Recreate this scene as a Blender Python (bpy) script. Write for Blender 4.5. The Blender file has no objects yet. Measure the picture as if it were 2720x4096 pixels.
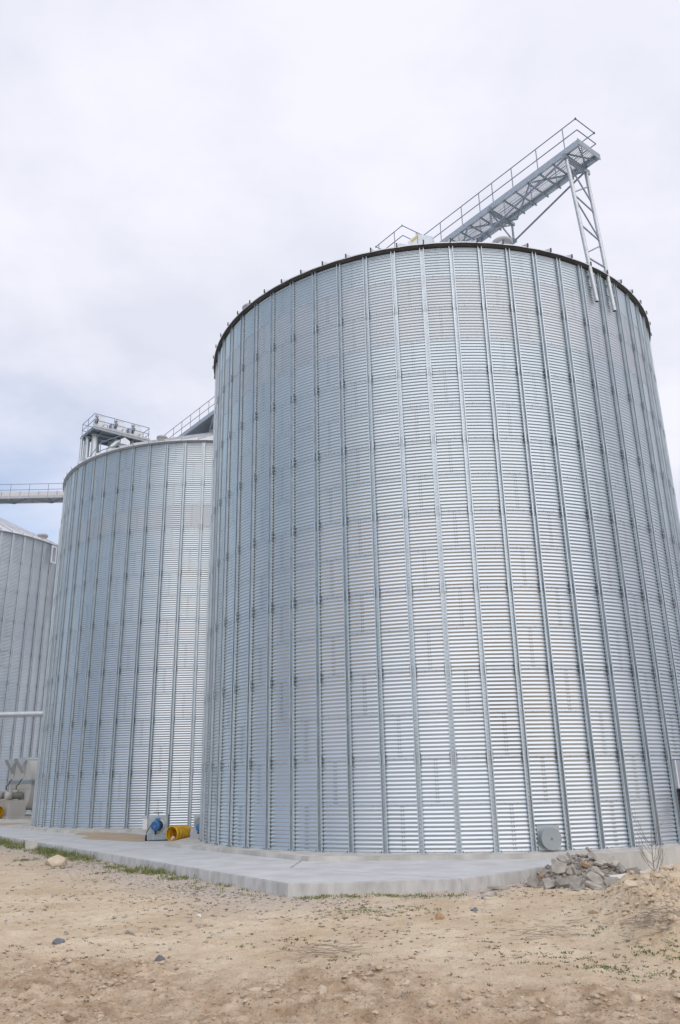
import bpy, bmesh, math, random
import numpy as np
from mathutils import Vector, Matrix

random.seed(7)
rng = np.random.default_rng(7)
PI = math.pi
sc = bpy.context.scene
col = sc.collection

# ------------------------------------------------------------------ camera, sky, sun, exposure
FPX, PITCH, ROLL, HC = 3162.68, 0.3282, -0.0205, 1.744
cam = bpy.data.cameras.new('camera')
cam.sensor_fit = 'VERTICAL'
cam.sensor_height = 36.0
cam.lens = FPX / 4096 * 36.0
cam.clip_start = 0.1
cam.clip_end = 6000
camo = bpy.data.objects.new('camera', cam)
col.objects.link(camo)
fwd = Vector((0, math.cos(PITCH), math.sin(PITCH)))
right = Vector((1, 0, 0))
up = right.cross(fwd)
r2 = right * math.cos(ROLL) + up * math.sin(ROLL)
u2 = up * math.cos(ROLL) - right * math.sin(ROLL)
m = Matrix((r2, u2, -fwd)).transposed().to_4x4()
m.translation = Vector((0, 0, HC))
camo.matrix_world = m
sc.camera = camo

SUN_DIR = Vector((0.34, -0.80, 0.95)).normalized()      # towards the sun
SUN_EL = math.asin(SUN_DIR.z)
SUN_AZ = math.atan2(SUN_DIR.x, SUN_DIR.y)
world = bpy.data.worlds.new('World')
sc.world = world
world.use_nodes = True
wn, wl = world.node_tree.nodes, world.node_tree.links
wn.clear()
w_out = wn.new('ShaderNodeOutputWorld')
w_sky = wn.new('ShaderNodeTexSky')
w_sky.sky_type = 'NISHITA'
w_sky.sun_disc = False
w_sky.sun_elevation = SUN_EL
w_sky.sun_rotation = SUN_AZ
w_sky.air_density = 1.0
w_sky.dust_density = 0.3
w_sky.ozone_density = 2.0
w_bg = wn.new('ShaderNodeBackground')
w_bg.inputs['Strength'].default_value = 0.15
wl.new(w_sky.outputs[0], w_bg.inputs['Color'])
w_tc = wn.new('ShaderNodeTexCoord')
w_sep = wn.new('ShaderNodeSeparateXYZ')
wl.new(w_tc.outputs['Generated'], w_sep.inputs[0])
def wmath(op, a, b=None, c=None):
    n = wn.new('ShaderNodeMath'); n.operation = op
    for i, v in enumerate((a, b, c)):
        if v is None: continue
        if isinstance(v, (int, float)): n.inputs[i].default_value = v
        else: wl.new(v, n.inputs[i])
    return n.outputs[0]
# cloud layer: directions laid on a flat cloud deck so clouds flatten to the horizon
zpos = wmath('ADD', wmath('MAXIMUM', w_sep.outputs['Z'], 0.0), 0.22)
cx_ = wmath('DIVIDE', w_sep.outputs['X'], zpos)
cy_ = wmath('DIVIDE', w_sep.outputs['Y'], zpos)
w_cmb = wn.new('ShaderNodeCombineXYZ')
wl.new(cx_, w_cmb.inputs[0]); wl.new(cy_, w_cmb.inputs[1])
def wnoise(scale, detail, rough, off):
    mp = wn.new('ShaderNodeMapping'); mp.inputs['Location'].default_value = off
    wl.new(w_cmb.outputs[0], mp.inputs['Vector'])
    n = wn.new('ShaderNodeTexNoise')
    n.inputs['Scale'].default_value = scale; n.inputs['Detail'].default_value = detail
    n.inputs['Roughness'].default_value = rough
    wl.new(mp.outputs[0], n.inputs['Vector'])
    return n.outputs['Fac']
n_cover = wnoise(0.9, 6, 0.55, (5.3, 1.2, 0))
n_shade = wnoise(2.4, 6, 0.55, (11.2, 2.4, 0))
# the deck is closed overhead and to the right and breaks up low on the left
cover = wmath('ADD', n_cover, wmath('MULTIPLY', w_sep.outputs['X'], 0.70))
cover = wmath('ADD', cover, wmath('MULTIPLY', w_sep.outputs['Z'], 0.50))
w_mr = wn.new('ShaderNodeMapRange'); w_mr.interpolation_type = 'SMOOTHSTEP'
w_mr.inputs['From Min'].default_value = 0.16; w_mr.inputs['From Max'].default_value = 0.52
w_mr.inputs['To Min'].default_value = 0.22; w_mr.inputs['To Max'].default_value = 1.0
wl.new(cover, w_mr.inputs['Value'])
w_cr = wn.new('ShaderNodeValToRGB')
w_cr.color_ramp.elements[0].position = 0.34; w_cr.color_ramp.elements[0].color = (0.69, 0.71, 0.81, 1)
w_cr.color_ramp.elements[1].position = 0.60; w_cr.color_ramp.elements[1].color = (0.84, 0.84, 0.93, 1)
wl.new(n_shade, w_cr.inputs[0])
w_bg2 = wn.new('ShaderNodeBackground'); w_bg2.inputs['Strength'].default_value = 1.0
wl.new(w_cr.outputs[0], w_bg2.inputs['Color'])
w_mix = wn.new('ShaderNodeMixShader')
wl.new(w_mr.outputs[0], w_mix.inputs[0]); wl.new(w_bg.outputs[0], w_mix.inputs[1]); wl.new(w_bg2.outputs[0], w_mix.inputs[2])
wl.new(w_mix.outputs[0], w_out.inputs['Surface'])

sun = bpy.data.lights.new('sun', 'SUN')
sun.energy = 1.1
sun.angle = math.radians(90)
sun.color = (1.0, 0.96, 0.90)
suno = bpy.data.objects.new('sun', sun)
suno.rotation_euler = (-SUN_DIR).to_track_quat('-Z', 'Y').to_euler()
col.objects.link(suno)
sc.view_settings.view_transform = 'Standard'
sc.view_settings.look = 'None'
sc.view_settings.gamma = 1.0
sc.view_settings.exposure = 0.15
sc.view_settings.use_curve_mapping = False

# ------------------------------------------------------------------ materials
def mat(name, base, rough=0.6, metal=0.0, base2=None, nscale=6.0, bump=0.0, bscale=30.0, rnd=0.0, spec=0.5,
        stretch=(1, 1, 1), detail=6, lo=0.35, hi=0.65, rough2=None, coord='Object'):
    mt = bpy.data.materials.new(name); mt.use_nodes = True
    N, L = mt.node_tree.nodes, mt.node_tree.links
    p = N['Principled BSDF']
    p.inputs['Roughness'].default_value = rough
    p.inputs['Metallic'].default_value = metal
    p.inputs['Specular IOR Level'].default_value = spec
    tc = N.new('ShaderNodeTexCoord'); mp = N.new('ShaderNodeMapping')
    mp.inputs['Scale'].default_value = stretch
    if coord == 'World':
        gn = N.new('ShaderNodeNewGeometry'); L.new(gn.outputs['Position'], mp.inputs['Vector'])
    else: L.new(tc.outputs[coord], mp.inputs['Vector'])
    out = None
    if base2 is not None:
        n = N.new('ShaderNodeTexNoise'); n.inputs['Scale'].default_value = nscale; n.inputs['Detail'].default_value = detail
        L.new(mp.outputs[0], n.inputs['Vector'])
        r = N.new('ShaderNodeValToRGB')
        r.color_ramp.elements[0].position = lo; r.color_ramp.elements[0].color = (*base, 1)
        r.color_ramp.elements[1].position = hi; r.color_ramp.elements[1].color = (*base2, 1)
        L.new(n.outputs['Fac'], r.inputs[0]); out = r.outputs[0]
        if rough2 is not None:
            mr = N.new('ShaderNodeMapRange'); mr.inputs['To Min'].default_value = rough; mr.inputs['To Max'].default_value = rough2
            mr.inputs['From Min'].default_value = lo; mr.inputs['From Max'].default_value = hi
            L.new(n.outputs['Fac'], mr.inputs['Value']); L.new(mr.outputs[0], p.inputs['Roughness'])
    if rnd > 0:
        oi = N.new('ShaderNodeObjectInfo'); h = N.new('ShaderNodeHueSaturation')
        mr = N.new('ShaderNodeMapRange'); mr.inputs['To Min'].default_value = 1 - rnd; mr.inputs['To Max'].default_value = 1 + rnd
        L.new(oi.outputs['Random'], mr.inputs['Value']); L.new(mr.outputs[0], h.inputs['Value'])
        if out is None: h.inputs['Color'].default_value = (*base, 1)
        else: L.new(out, h.inputs['Color'])
        out = h.outputs[0]
    if out is None: p.inputs['Base Color'].default_value = (*base, 1)
    else: L.new(out, p.inputs['Base Color'])
    if bump > 0:
        n2 = N.new('ShaderNodeTexNoise'); n2.inputs['Scale'].default_value = bscale; n2.inputs['Detail'].default_value = 5
        L.new(mp.outputs[0], n2.inputs['Vector'])
        b = N.new('ShaderNodeBump'); b.inputs['Strength'].default_value = bump; b.inputs['Distance'].default_value = 0.02
        L.new(n2.outputs['Fac'], b.inputs['Height']); L.new(b.outputs[0], p.inputs['Normal'])
    return mt

M = {}
M['galv_low'] = mat('galvanised_sheet_greyer', (0.55, 0.592, 0.625), 0.27, 0.95, (0.61, 0.648, 0.678), 0.8, 0.012, 3.0, 0.012, stretch=(1, 1, 0.30), rough2=0.33, coord='World', lo=0.3, hi=0.7)
M['galv'] = mat('galvanised_sheet', (0.55, 0.606, 0.637), 0.26, 0.95, (0.61, 0.66, 0.688), 0.8, 0.012, 3.0, 0.012, stretch=(1, 1, 0.30), rough2=0.33, coord='World', lo=0.3, hi=0.7)
M['galv_worn'] = mat('galvanised_sheet_weathered', (0.56, 0.585, 0.607), 0.34, 0.93, (0.62, 0.643, 0.662), 0.9, 0.012, 3.0, 0.015, stretch=(1, 1, 0.3), rough2=0.46, coord='World', lo=0.3, hi=0.7)
M['galv_old'] = mat('galvanised_sheet_older', (0.43, 0.48, 0.52), 0.28, 0.94, (0.52, 0.57, 0.60), 0.9, 0.012, 3.0, 0.03, stretch=(1, 1, 0.3), rough2=0.38, coord='World')
M['stiff'] = mat('galvanised_stiffener', (0.50, 0.555, 0.59), 0.40, 0.82, (0.59, 0.635, 0.665), 9.0, 0.04, 40, 0.05, stretch=(1, 1, 0.4))
M['stiff_old'] = mat('galvanised_stiffener_older', (0.60, 0.63, 0.66), 0.5, 0.3, (0.68, 0.71, 0.73), 9.0, 0.04, 40, 0.08, stretch=(1, 1, 0.4))
M['bolt'] = mat('bolt_steel', (0.11, 0.115, 0.12), 0.6, 0.5)
M['frame'] = mat('hot_dip_steel', (0.27, 0.315, 0.345), 0.5, 0.5, (0.37, 0.41, 0.44), 14.0, 0.05, 60)
M['channel'] = mat('hot_dip_channel', (0.42, 0.46, 0.49), 0.5, 0.6, (0.54, 0.57, 0.60), 14.0, 0.05, 60)
M['rail'] = mat('railing_tube', (0.24, 0.27, 0.34), 0.5, 0.4, (0.32, 0.35, 0.41), 10.0)
M['pipe'] = mat('spangled_pipe', (0.50, 0.52, 0.52), 0.42, 0.7, (0.64, 0.65, 0.65), 16.0, 0.05, 60)
M['dark'] = mat('shaded_eave_steel', (0.055, 0.050, 0.045), 0.8, 0.0, (0.10, 0.09, 0.08), 3.0)  # shade under the roof overhang painted into the colour; rib ends share it
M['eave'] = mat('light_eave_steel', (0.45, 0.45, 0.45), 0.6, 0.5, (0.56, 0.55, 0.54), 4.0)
M['roof'] = mat('roof_sheet', (0.62, 0.63, 0.65), 0.5, 0.45, (0.72, 0.72, 0.74), 1.2, 0.03, 6, 0.05)
M['hood'] = mat('pale_hood_sheet', (0.66, 0.69, 0.72), 0.5, 0.4, (0.74, 0.76, 0.79), 3.0)
M['yellowtag'] = mat('yellow_sticker', (0.72, 0.55, 0.10), 0.6)
M['conc'] = mat('slab_concrete', (0.49, 0.485, 0.48), 0.75, 0, (0.63, 0.628, 0.625), 1.3, 0.15, 25, stretch=(1, 1, 0.3), rough2=0.6, detail=9, lo=0.30, hi=0.70)
M['conc_edge'] = mat('slab_edge_concrete', (0.43, 0.425, 0.41), 0.9, 0, (0.59, 0.585, 0.57), 5.0, 0.3, 18, stretch=(1.0, 1.0, 0.4), detail=10, lo=0.32, hi=0.62)
M['conc2'] = mat('plinth_concrete', (0.44, 0.42, 0.38), 0.9, 0, (0.60, 0.575, 0.535), 2.2, 0.25, 30, detail=9, stretch=(1, 1, 0.35))
M['sandspill'] = mat('sand_spill', (0.42, 0.32, 0.21), 0.95, 0, (0.47, 0.38, 0.27), 1.5, 0.2, 30)
M['chunk'] = mat('broken_concrete', (0.28, 0.25, 0.215), 0.94, 0, (0.43, 0.40, 0.36), 4.0, 0.5, 35, 0.25)
M['chunkw'] = mat('white_plaster', (0.66, 0.63, 0.57), 0.9, 0, (0.74, 0.71, 0.66), 5.0, 0.4, 30)
M['chunko'] = mat('orange_brick', (0.36, 0.22, 0.11), 0.95, 0, (0.46, 0.33, 0.20), 9.0, 0.5, 40)
M['stonet'] = mat('tan_sandstone', (0.52, 0.42, 0.29), 0.95, 0, (0.66, 0.56, 0.43), 4.0, 0.5, 14)
M['stoneg'] = mat('grey_fieldstone', (0.13, 0.13, 0.145), 0.9, 0, (0.22, 0.22, 0.24), 12.0, 0.5, 40)
M['rsoil'] = mat('rubble_soil', (0.33, 0.265, 0.20), 0.97, 0, (0.50, 0.42, 0.33), 9.0, 0.8, 30)
M['beige'] = mat('beige_machine_paint', (0.43, 0.41, 0.37), 0.6, 0, (0.50, 0.48, 0.44), 1.5, 0.03, 20)
M['fanrust'] = mat('rusty_beige_paint', (0.40, 0.30, 0.16), 0.8, 0, (0.48, 0.45, 0.40), 8.0)
M['lipgrey'] = mat('grey_hood_lining', (0.27, 0.265, 0.26), 0.7)
M['motorfin'] = mat('motor_fins', (0.19, 0.18, 0.16), 0.7)
M['cartgrey'] = mat('cart_grey_sheet', (0.42, 0.46, 0.48), 0.55, 0.3, (0.50, 0.54, 0.56), 4.0)
M['blue'] = mat('blue_motor_paint', (0.035, 0.15, 0.36), 0.5, 0, (0.055, 0.20, 0.42), 9.0)
M['darkblue'] = mat('dark_motor_cowl', (0.015, 0.035, 0.08), 0.5)
M['black'] = mat('black_rubber', (0.016, 0.016, 0.018), 0.6)
M['yellow'] = mat('yellow_duct_plastic', (0.62, 0.33, 0.014), 0.5, 0, (0.80, 0.47, 0.02), 5.0, 0.1, 9)
M['rag'] = mat('pale_rag', (0.62, 0.52, 0.44), 0.9)
M['discgrey'] = mat('grey_cover_paint', (0.33, 0.36, 0.37), 0.55, 0.25, (0.37, 0.40, 0.41), 3.0)
M['doorgrey'] = mat('door_sheet', (0.36, 0.38, 0.42), 0.5, 0.4)
M['white'] = mat('white_plastic', (0.72, 0.70, 0.70), 0.5)
M['red'] = mat('red_plastic', (0.45, 0.03, 0.05), 0.5)
M['twig'] = mat('dry_twig', (0.29, 0.23, 0.18), 0.95, 0, (0.42, 0.35, 0.27), 9.0)
M['sap'] = mat('sapling_bark', (0.27, 0.22, 0.19), 0.9)
M['gravel'] = mat('gravel_stone', (0.26, 0.225, 0.20), 0.95, 0, (0.58, 0.52, 0.46), 7.0, detail=2)
M['grass'] = mat('grass_blade', (0.11, 0.16, 0.04), 0.8, 0, (0.24, 0.25, 0.09), 2.0)
M['weed'] = mat('weed_leaf', (0.12, 0.105, 0.055), 0.85, 0, (0.22, 0.18, 0.11), 2.5)

# ------------------------------------------------------------------ mesh helpers
class MB:
    def __init__(self): self.v = []; self.f = []; self.sm = []
    def add(self, vs, fs, smooth=False):
        o = len(self.v)
        self.v.extend([tuple(x) for x in vs])
        for f in fs: self.f.append([i + o for i in f]); self.sm.append(smooth)
        return self
    def box(self, c, s, rot=None):
        hx, hy, hz = s[0] / 2, s[1] / 2, s[2] / 2
        vs = [Vector((x, y, z)) for x in (-hx, hx) for y in (-hy, hy) for z in (-hz, hz)]
        if rot is not None: vs = [rot @ v for v in vs]
        c = Vector(c)
        return self.add([v + c for v in vs], [(0, 1, 3, 2), (4, 6, 7, 5), (0, 4, 5, 1), (2, 3, 7, 6), (0, 2, 6, 4), (1, 5, 7, 3)])
    def bar(self, a, b, w, h=None, upv=(0, 0, 1)):
        h = h or w
        a, b = Vector(a), Vector(b); d = (b - a); ln = d.length; d.normalize()
        u = Vector(upv)
        if abs(d.dot(u)) > 0.99: u = Vector((1, 0, 0))
        s = d.cross(u).normalized(); u = s.cross(d)
        return self.box((a + b) / 2, (ln, w, h), Matrix((d, s, u)).transposed())
    def tube(self, a, b, r, n=8, r1=None, caps=True, smooth=True):
        a, b = Vector(a), Vector(b); d = (b - a).normalized()
        r1 = r if r1 is None else r1
        u = Vector((0, 0, 1)) if abs(d.z) < 0.9 else Vector((1, 0, 0))
        s = d.cross(u).normalized(); u = s.cross(d)
        ring = [s * math.cos(2 * PI * i / n) + u * math.sin(2 * PI * i / n) for i in range(n)]
        self.add([a + q * r for q in ring] + [b + q * r1 for q in ring], [(i, (i + 1) % n, n + (i + 1) % n, n + i) for i in range(n)], smooth)
        if caps:
            self.add([a + q * r for q in ring], [list(range(n))[::-1]]); self.add([b + q * r1 for q in ring], [list(range(n))])
        return self
    def path(self, pts, r, n=8, r1=None):
        for i in range(len(pts) - 1):
            ra = r if r1 is None else r + (r1 - r) * i / (len(pts) - 1)
            rb = r if r1 is None else r + (r1 - r) * (i + 1) / (len(pts) - 1)
            self.tube(pts[i], pts[i + 1], ra, n, rb)
        return self
    def lathe(self, prof, a, axis, n=20, smooth=True):
        """profile of (distance along axis, radius)"""
        a = Vector(a); d = Vector(axis).normalized()
        u = Vector((0, 0, 1)) if abs(d.z) < 0.9 else Vector((1, 0, 0))
        s = d.cross(u).normalized(); u = s.cross(d)
        vs = []
        for t, r in prof:
            for i in range(n):
                q = 2 * PI * i / n
                vs.append(a + d * t + (s * math.cos(q) + u * math.sin(q)) * r)
        fs = [(k * n + i, k * n + (i + 1) % n, (k + 1) * n + (i + 1) % n, (k + 1) * n + i) for k in range(len(prof) - 1) for i in range(n)]
        return self.add(vs, fs, smooth)
    def prism(self, pts, z0, z1):
        n = len(pts)
        vs = [(x, y, z0) for x, y in pts] + [(x, y, z1) for x, y in pts]
        return self.add(vs, [list(range(n))[::-1], list(range(n, 2 * n))] + [(i, (i + 1) % n, n + (i + 1) % n, n + i) for i in range(n)])
    def mesh(self, name):
        me = bpy.data.meshes.new(name)
        me.from_pydata(self.v, [], self.f)
        me.polygons.foreach_set('use_smooth', self.sm)
        me.update()
        return me
    def build(self, name, material, parent=None, loc=(0, 0, 0)):
        return obj(name, self.mesh(name), material, parent, loc)

def obj(name, me, material, parent=None, loc=(0, 0, 0), rotz=0.0):
    o = bpy.data.objects.new(name, me)
    if material is not None and not me.materials: me.materials.append(M[material])
    col.objects.link(o)
    o.location = loc; o.rotation_euler = (0, 0, rotz)
    if parent is not None: o.parent = parent
    return o
def tag(o, label, cat, group=None):
    o['label'] = label; o['category'] = cat
    if group: o['group'] = group
    return o
def thing(name, label, cat, loc=(0, 0, 0), rotz=0.0, group=None):
    o = bpy.data.objects.new(name, None); col.objects.link(o)
    o.empty_display_size = 0.2
    o.location = loc; o.rotation_euler = (0, 0, rotz)
    return tag(o, label, cat, group)
def struct(o): o['kind'] = 'structure'; return o
def stuff(o, label=None, cat=None):
    o['kind'] = 'stuff'
    if label: o['label'] = label; o['category'] = cat
    return o

# ------------------------------------------------------------------ value noise for terrain and scattering
def _hash(ix, iy, s):
    h = (ix.astype(np.int64) * 374761393 + iy.astype(np.int64) * 668265263 + s * 974634777) & 0x7fffffff
    h = ((h ^ (h >> 13)) * 1274126177) & 0x7fffffff
    h = h ^ (h >> 16)
    return (h & 0xffff) / 65535.0
def vnoise(x, y, s=0):
    ix, iy = np.floor(x), np.floor(y)
    fx, fy = x - ix, y - iy
    fx = fx * fx * fx * (fx * (fx * 6 - 15) + 10); fy = fy * fy * fy * (fy * (fy * 6 - 15) + 10)
    a = _hash(ix, iy, s); b = _hash(ix + 1, iy, s); c = _hash(ix, iy + 1, s); d = _hash(ix + 1, iy + 1, s)
    return (a * (1 - fx) + b * fx) * (1 - fy) + (c * (1 - fx) + d * fx) * fy
def fbm(x, y, oct=4, s=0, gain=0.5):
    t = 0; amp = 1; tot = 0
    for o in range(oct):
        t = t + amp * vnoise(x * 2 ** o + 17.3 * o, y * 2 ** o - 9.1 * o, s + o); tot += amp; amp *= gain
    return t / tot
def sstep(a, b, x):
    t = np.clip((x - a) / (b - a), 0, 1); return t * t * (3 - 2 * t)

C1 = Vector((3.7997, 30.0244, 0)); C2 = Vector((-7.2462, 44.8583, 0)); C3 = Vector((-31.488, 63.322, 0))
R, HR, NB = 8.7841, 1.118, 60
DA = 2 * PI / NB
T1, T2, T3 = 0.0936, -0.1465, 0.739
SLAB_Z = -0.11
P1 = np.array([-1.15, 16.81]); P2 = np.array([2.24, 17.0]); P3 = np.array([6.79, 21.2])
LD = np.array([-13.07, 18.1]); LD = LD / np.linalg.norm(LD)          # left slab edge direction
LN = np.array([-LD[1], LD[0]])                                       # pointing away from the slab (to the lower left)
RD = (P3 - P2) / np.linalg.norm(P3 - P2); RN = np.array([RD[1], -RD[0]])

def edge_dist(x, y):
    """distance outside the front edges of the slab (positive = on bare ground)"""
    dl = (x - P1[0]) * LN[0] + (y - P1[1]) * LN[1]
    df = 16.85 + (x - P1[0]) * 0.056 - y
    dr = (x - P2[0]) * RN[0] + (y - P2[1]) * RN[1]
    return np.maximum(np.maximum(dl, df), dr)
def brownmask(x, y):
    b = 11.7 - 0.30 * (x + 4) + 2.2 * (fbm(x * 0.7, y * 1.0, 4, 40) - 0.5)
    return sstep(1.1, -1.3, y - b)
def ground_h(x, y, fine=True):
    z = -0.345 + 0.0 * x
    z = z + 0.10 * sstep(18, 36, y) * sstep(0, -10, x) - 0.07 * sstep(3.5, 7.0, x) * sstep(15, 19, y)
    near = sstep(40, 22, y) * sstep(-22, -12, x) * sstep(22, 12, x)
    open_ = sstep(0.0, 0.9, edge_dist(x, y))
    z = z + near * open_ * 0.10 * (fbm(x * 0.45, y * 0.6, 3, 3) - 0.5)
    # spoil heap on the right
    g = lambda cx, cy, sx, sy, h: h * np.exp(-((x - cx) / sx) ** 2 - ((y - cy) / sy) ** 2)
    xl = 3.0 + 0.24 * (y - 11.0) + 0.5 * (fbm(x * 1.3, y * 1.3, 3, 25) - 0.5)
    mnd = 0.45 * sstep(0.0, 1.35, x - xl) * sstep(10.5, 12.7, y + 0.8 * (fbm(x * 1.1, y * 1.1, 3, 26) - 0.5)) * sstep(16.7, 15.3, y + 0.12 * (x - 5)) + g(4.7, 13.9, 0.7, 0.9, 0.10) + g(6.6, 14.3, 1.2, 1.2, 0.06)
    mk = np.clip(mnd / 0.35, 0, 1)
    if fine:
        lump = np.abs(fbm(x * 1.5, y * 1.7, 5, 11, 0.6) - 0.5) * 2
        z = z + mnd * (0.85 + 0.5 * (fbm(x * 1.1, y * 1.1, 3, 21) - 0.35)) + mk * (0.46 * (0.19 - lump) + 0.20 * (np.abs(fbm(x * 5.5, y * 5.5, 4, 31, 0.6) - 0.5) * -2 + 0.22))
        br = brownmask(x, y)
        # churned wheel tracks in the foreground
        w = y + 0.33 * x + 0.35 * (fbm(x * 0.6, y * 0.6, 2, 50) - 0.5)
        rut = 0.5 + 0.5 * np.sin(w * 5.2)
        tread = np.abs(fbm(x * 3.6 + y, y * 8.0, 4, 60, 0.62) - 0.5) * 2
        z = z + near * br * (0.055 * (rut - 0.5) + 0.115 * (0.4 - tread) + 0.03 * (fbm(x * 14, y * 14, 3, 70) - 0.5))
        z = z + near * open_ * (0.022 * (fbm(x * 4, y * 5, 3, 80) - 0.5) + 0.030 * (fbm(x * 13, y * 13, 3, 90) - 0.5))
        cl = fbm(x * 2.6, y * 2.6, 3, 95)
        z = z + near * open_ * sstep(0.52, 0.72, cl) * 0.035 * fbm(x * 11, y * 11, 2, 97)
        z = z + 0.075 * (fbm(x * 2.2, y * 2.2, 4, 120) - 0.45) * sstep(0.9, 0.05, edge_dist(x, y)) * near
    else: z = z + mnd
    return z
def gz(x, y): return float(ground_h(np.array([x]), np.array([y]))[0])

# ------------------------------------------------------------------ ground: one sheet to the horizon
def axis(lo, hi, step, outlo, outhi):
    a = list(np.arange(lo, hi + step / 2, step))
    s = step; b = []
    x = a[0]
    while x > outlo: s = min(s * 1.22, 400); x -= s; b.append(x)
    s = step; c = []; x = a[-1]
    while x < outhi: s = min(s * 1.22, 400); x += s; c.append(x)
    return np.array(b[::-1] + a + c)
gx = axis(-7.6, 8.2, 0.026, -3000, 3000)
ya = np.concatenate([np.arange(7.6, 13.0, 0.024), np.arange(13.0, 17.5, 0.032), np.arange(17.5, 27, 0.07)])
s = 0.07; tail = []; yv = ya[-1]
while yv < 4000: s = min(s * 1.2, 500); yv += s; tail.append(yv)
s = 0.05; head = []; yv = ya[0]
while yv > -2500: s = min(s * 1.25, 400); yv -= s; head.append(yv)
gy = np.array(head[::-1] + list(ya) + tail)
GX, GY = np.meshgrid(gx, gy)
GZ = ground_h(GX, GY)
nx, ny = len(gx), len(gy)
verts = np.stack([GX.ravel(), GY.ravel(), GZ.ravel()], 1).astype(np.float32)
idx = np.arange(nx * ny).reshape(ny, nx)
quads = np.stack([idx[:-1, :-1].ravel(), idx[:-1, 1:].ravel(), idx[1:, 1:].ravel(), idx[1:, :-1].ravel()], 1).astype(np.int32)
gme = bpy.data.meshes.new('ground')
gme.vertices.add(len(verts)); gme.vertices.foreach_set('co', verts.ravel())
gme.loops.add(quads.size); gme.loops.foreach_set('vertex_index', quads.ravel())
gme.polygons.add(len(quads)); gme.polygons.foreach_set('loop_start', np.arange(0, quads.size, 4, dtype=np.int32))
gme.polygons.foreach_set('loop_total', np.full(len(quads), 4, dtype=np.int32))
gme.polygons.foreach_set('use_smooth', np.ones(len(quads), dtype=bool))
gme.update(calc_edges=True)
ed = edge_dist(GX, GY)
mbrown = brownmask(GX, GY)
mgrav = sstep(3.0, 0.6, ed + 1.2 * (fbm(GX * 0.8, GY * 0.8, 3, 130) - 0.5)) * sstep(2.8, -2.6, GX) + sstep(1.0, 0.2, ed + 0.5 * (fbm(GX * 1.5, GY * 1.5, 3, 131) - .5)) * sstep(0.5, 2.0, GX)
mgrav = np.clip(mgrav, 0, 1)
mpale = sstep(0.0, 0.25, (GY - 18.95 - 0.12 * (GX - 6.2)) + 0.5 * (fbm(GX * 1.2, GY * 1.2, 3, 140) - 0.5)) * sstep(5.4, 6.0, GX)
myard = np.maximum(sstep(7.0, 5.5, GY + 0.8 * (fbm(GX * 0.5, GY * 0.5, 3, 150) - 0.5)), sstep(12, 16, np.abs(GX) + 2.0 * (fbm(GX * 0.4, GY * 0.4, 3, 151) - 0.5)))
ca = gme.color_attributes.new('mask', 'FLOAT_COLOR', 'POINT')
ca.data.foreach_set('color', np.stack([mbrown.ravel(), mgrav.ravel(), mpale.ravel(), myard.ravel()], 1).astype(np.float32).ravel())

gm = bpy.data.materials.new('sandy_ground'); gm.use_nodes = True
N, L = gm.node_tree.nodes, gm.node_tree.links
p = N['Principled BSDF']; p.inputs['Roughness'].default_value = 0.95; p.inputs['Specular IOR Level'].default_value = 0.2
tc = N.new('ShaderNodeTexCoord')
def gnoise(scale, detail, rough=0.55):
    n = N.new('ShaderNodeTexNoise'); n.inputs['Scale'].default_value = scale; n.inputs['Detail'].default_value = detail; n.inputs['Roughness'].default_value = rough
    L.new(tc.outputs['Object'], n.inputs['Vector']); return n.outputs['Fac']
def gramp(f, a, ca_, b, cb_):
    r = N.new('ShaderNodeValToRGB'); e = r.color_ramp.elements
    e[0].position = a; e[0].color = (*ca_, 1); e[1].position = b; e[1].color = (*cb_, 1)
    L.new(f, r.inputs[0]); return r.outputs[0]
def gmix(f, a, b, mode='MIX'):
    n = N.new('ShaderNodeMix'); n.data_type = 'RGBA'; n.blend_type = mode
    if isinstance(f, float): n.inputs[0].default_value = f
    else: L.new(f, n.inputs[0])
    L.new(a, n.inputs[6]); L.new(b, n.inputs[7]); return n.outputs[2]
sand = gramp(gnoise(0.9, 8), 0.32, (0.56, 0.435, 0.295), 0.66, (0.70, 0.58, 0.43))
sand = gmix(gramp(gnoise(3.2, 6), 0.50, (0, 0, 0), 0.68, (0.6, 0.6, 0.6)), sand, gramp(gnoise(14, 4), 0.3, (0.45, 0.325, 0.21), 0.7, (0.57, 0.43, 0.30)))
brown = gramp(gnoise(4.5, 7), 0.34, (0.36, 0.255, 0.165), 0.66, (0.60, 0.47, 0.34))
gravc = gramp(gnoise(24, 5, 0.7), 0.34, (0.40, 0.33, 0.27), 0.66, (0.66, 0.57, 0.485))
pale = gramp(gnoise(3, 6), 0.3, (0.62, 0.57, 0.49), 0.7, (0.72, 0.67, 0.60))
at = N.new('ShaderNodeVertexColor'); at.layer_name = 'mask'
sp = N.new('ShaderNodeSeparateColor'); L.new(at.outputs[0], sp.inputs[0])
c = gmix(sp.outputs[0], sand, brown); c = gmix(sp.outputs[1], c, gravc); c = gmix(sp.outputs[2], c, pale)
c = gmix(at.outputs['Alpha'], c, gramp(gnoise(5, 7), 0.3, (0.24, 0.25, 0.25), 0.7, (0.36, 0.37, 0.37)))
c = gmix(1.0, c, gramp(gnoise(36, 5, 0.7), 0.36, (0.46, 0.41, 0.36), 0.42, (1, 1, 1)), 'MULTIPLY')
L.new(c, p.inputs['Base Color'])
b1 = N.new('ShaderNodeBump'); b1.inputs['Strength'].default_value = 0.9; b1.inputs['Distance'].default_value = 0.03
L.new(gnoise(22, 7, 0.65), b1.inputs['Height']); L.new(b1.outputs[0], p.inputs['Normal'])
M['ground'] = gm
ground = struct(obj('ground', gme, 'ground'))

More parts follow.
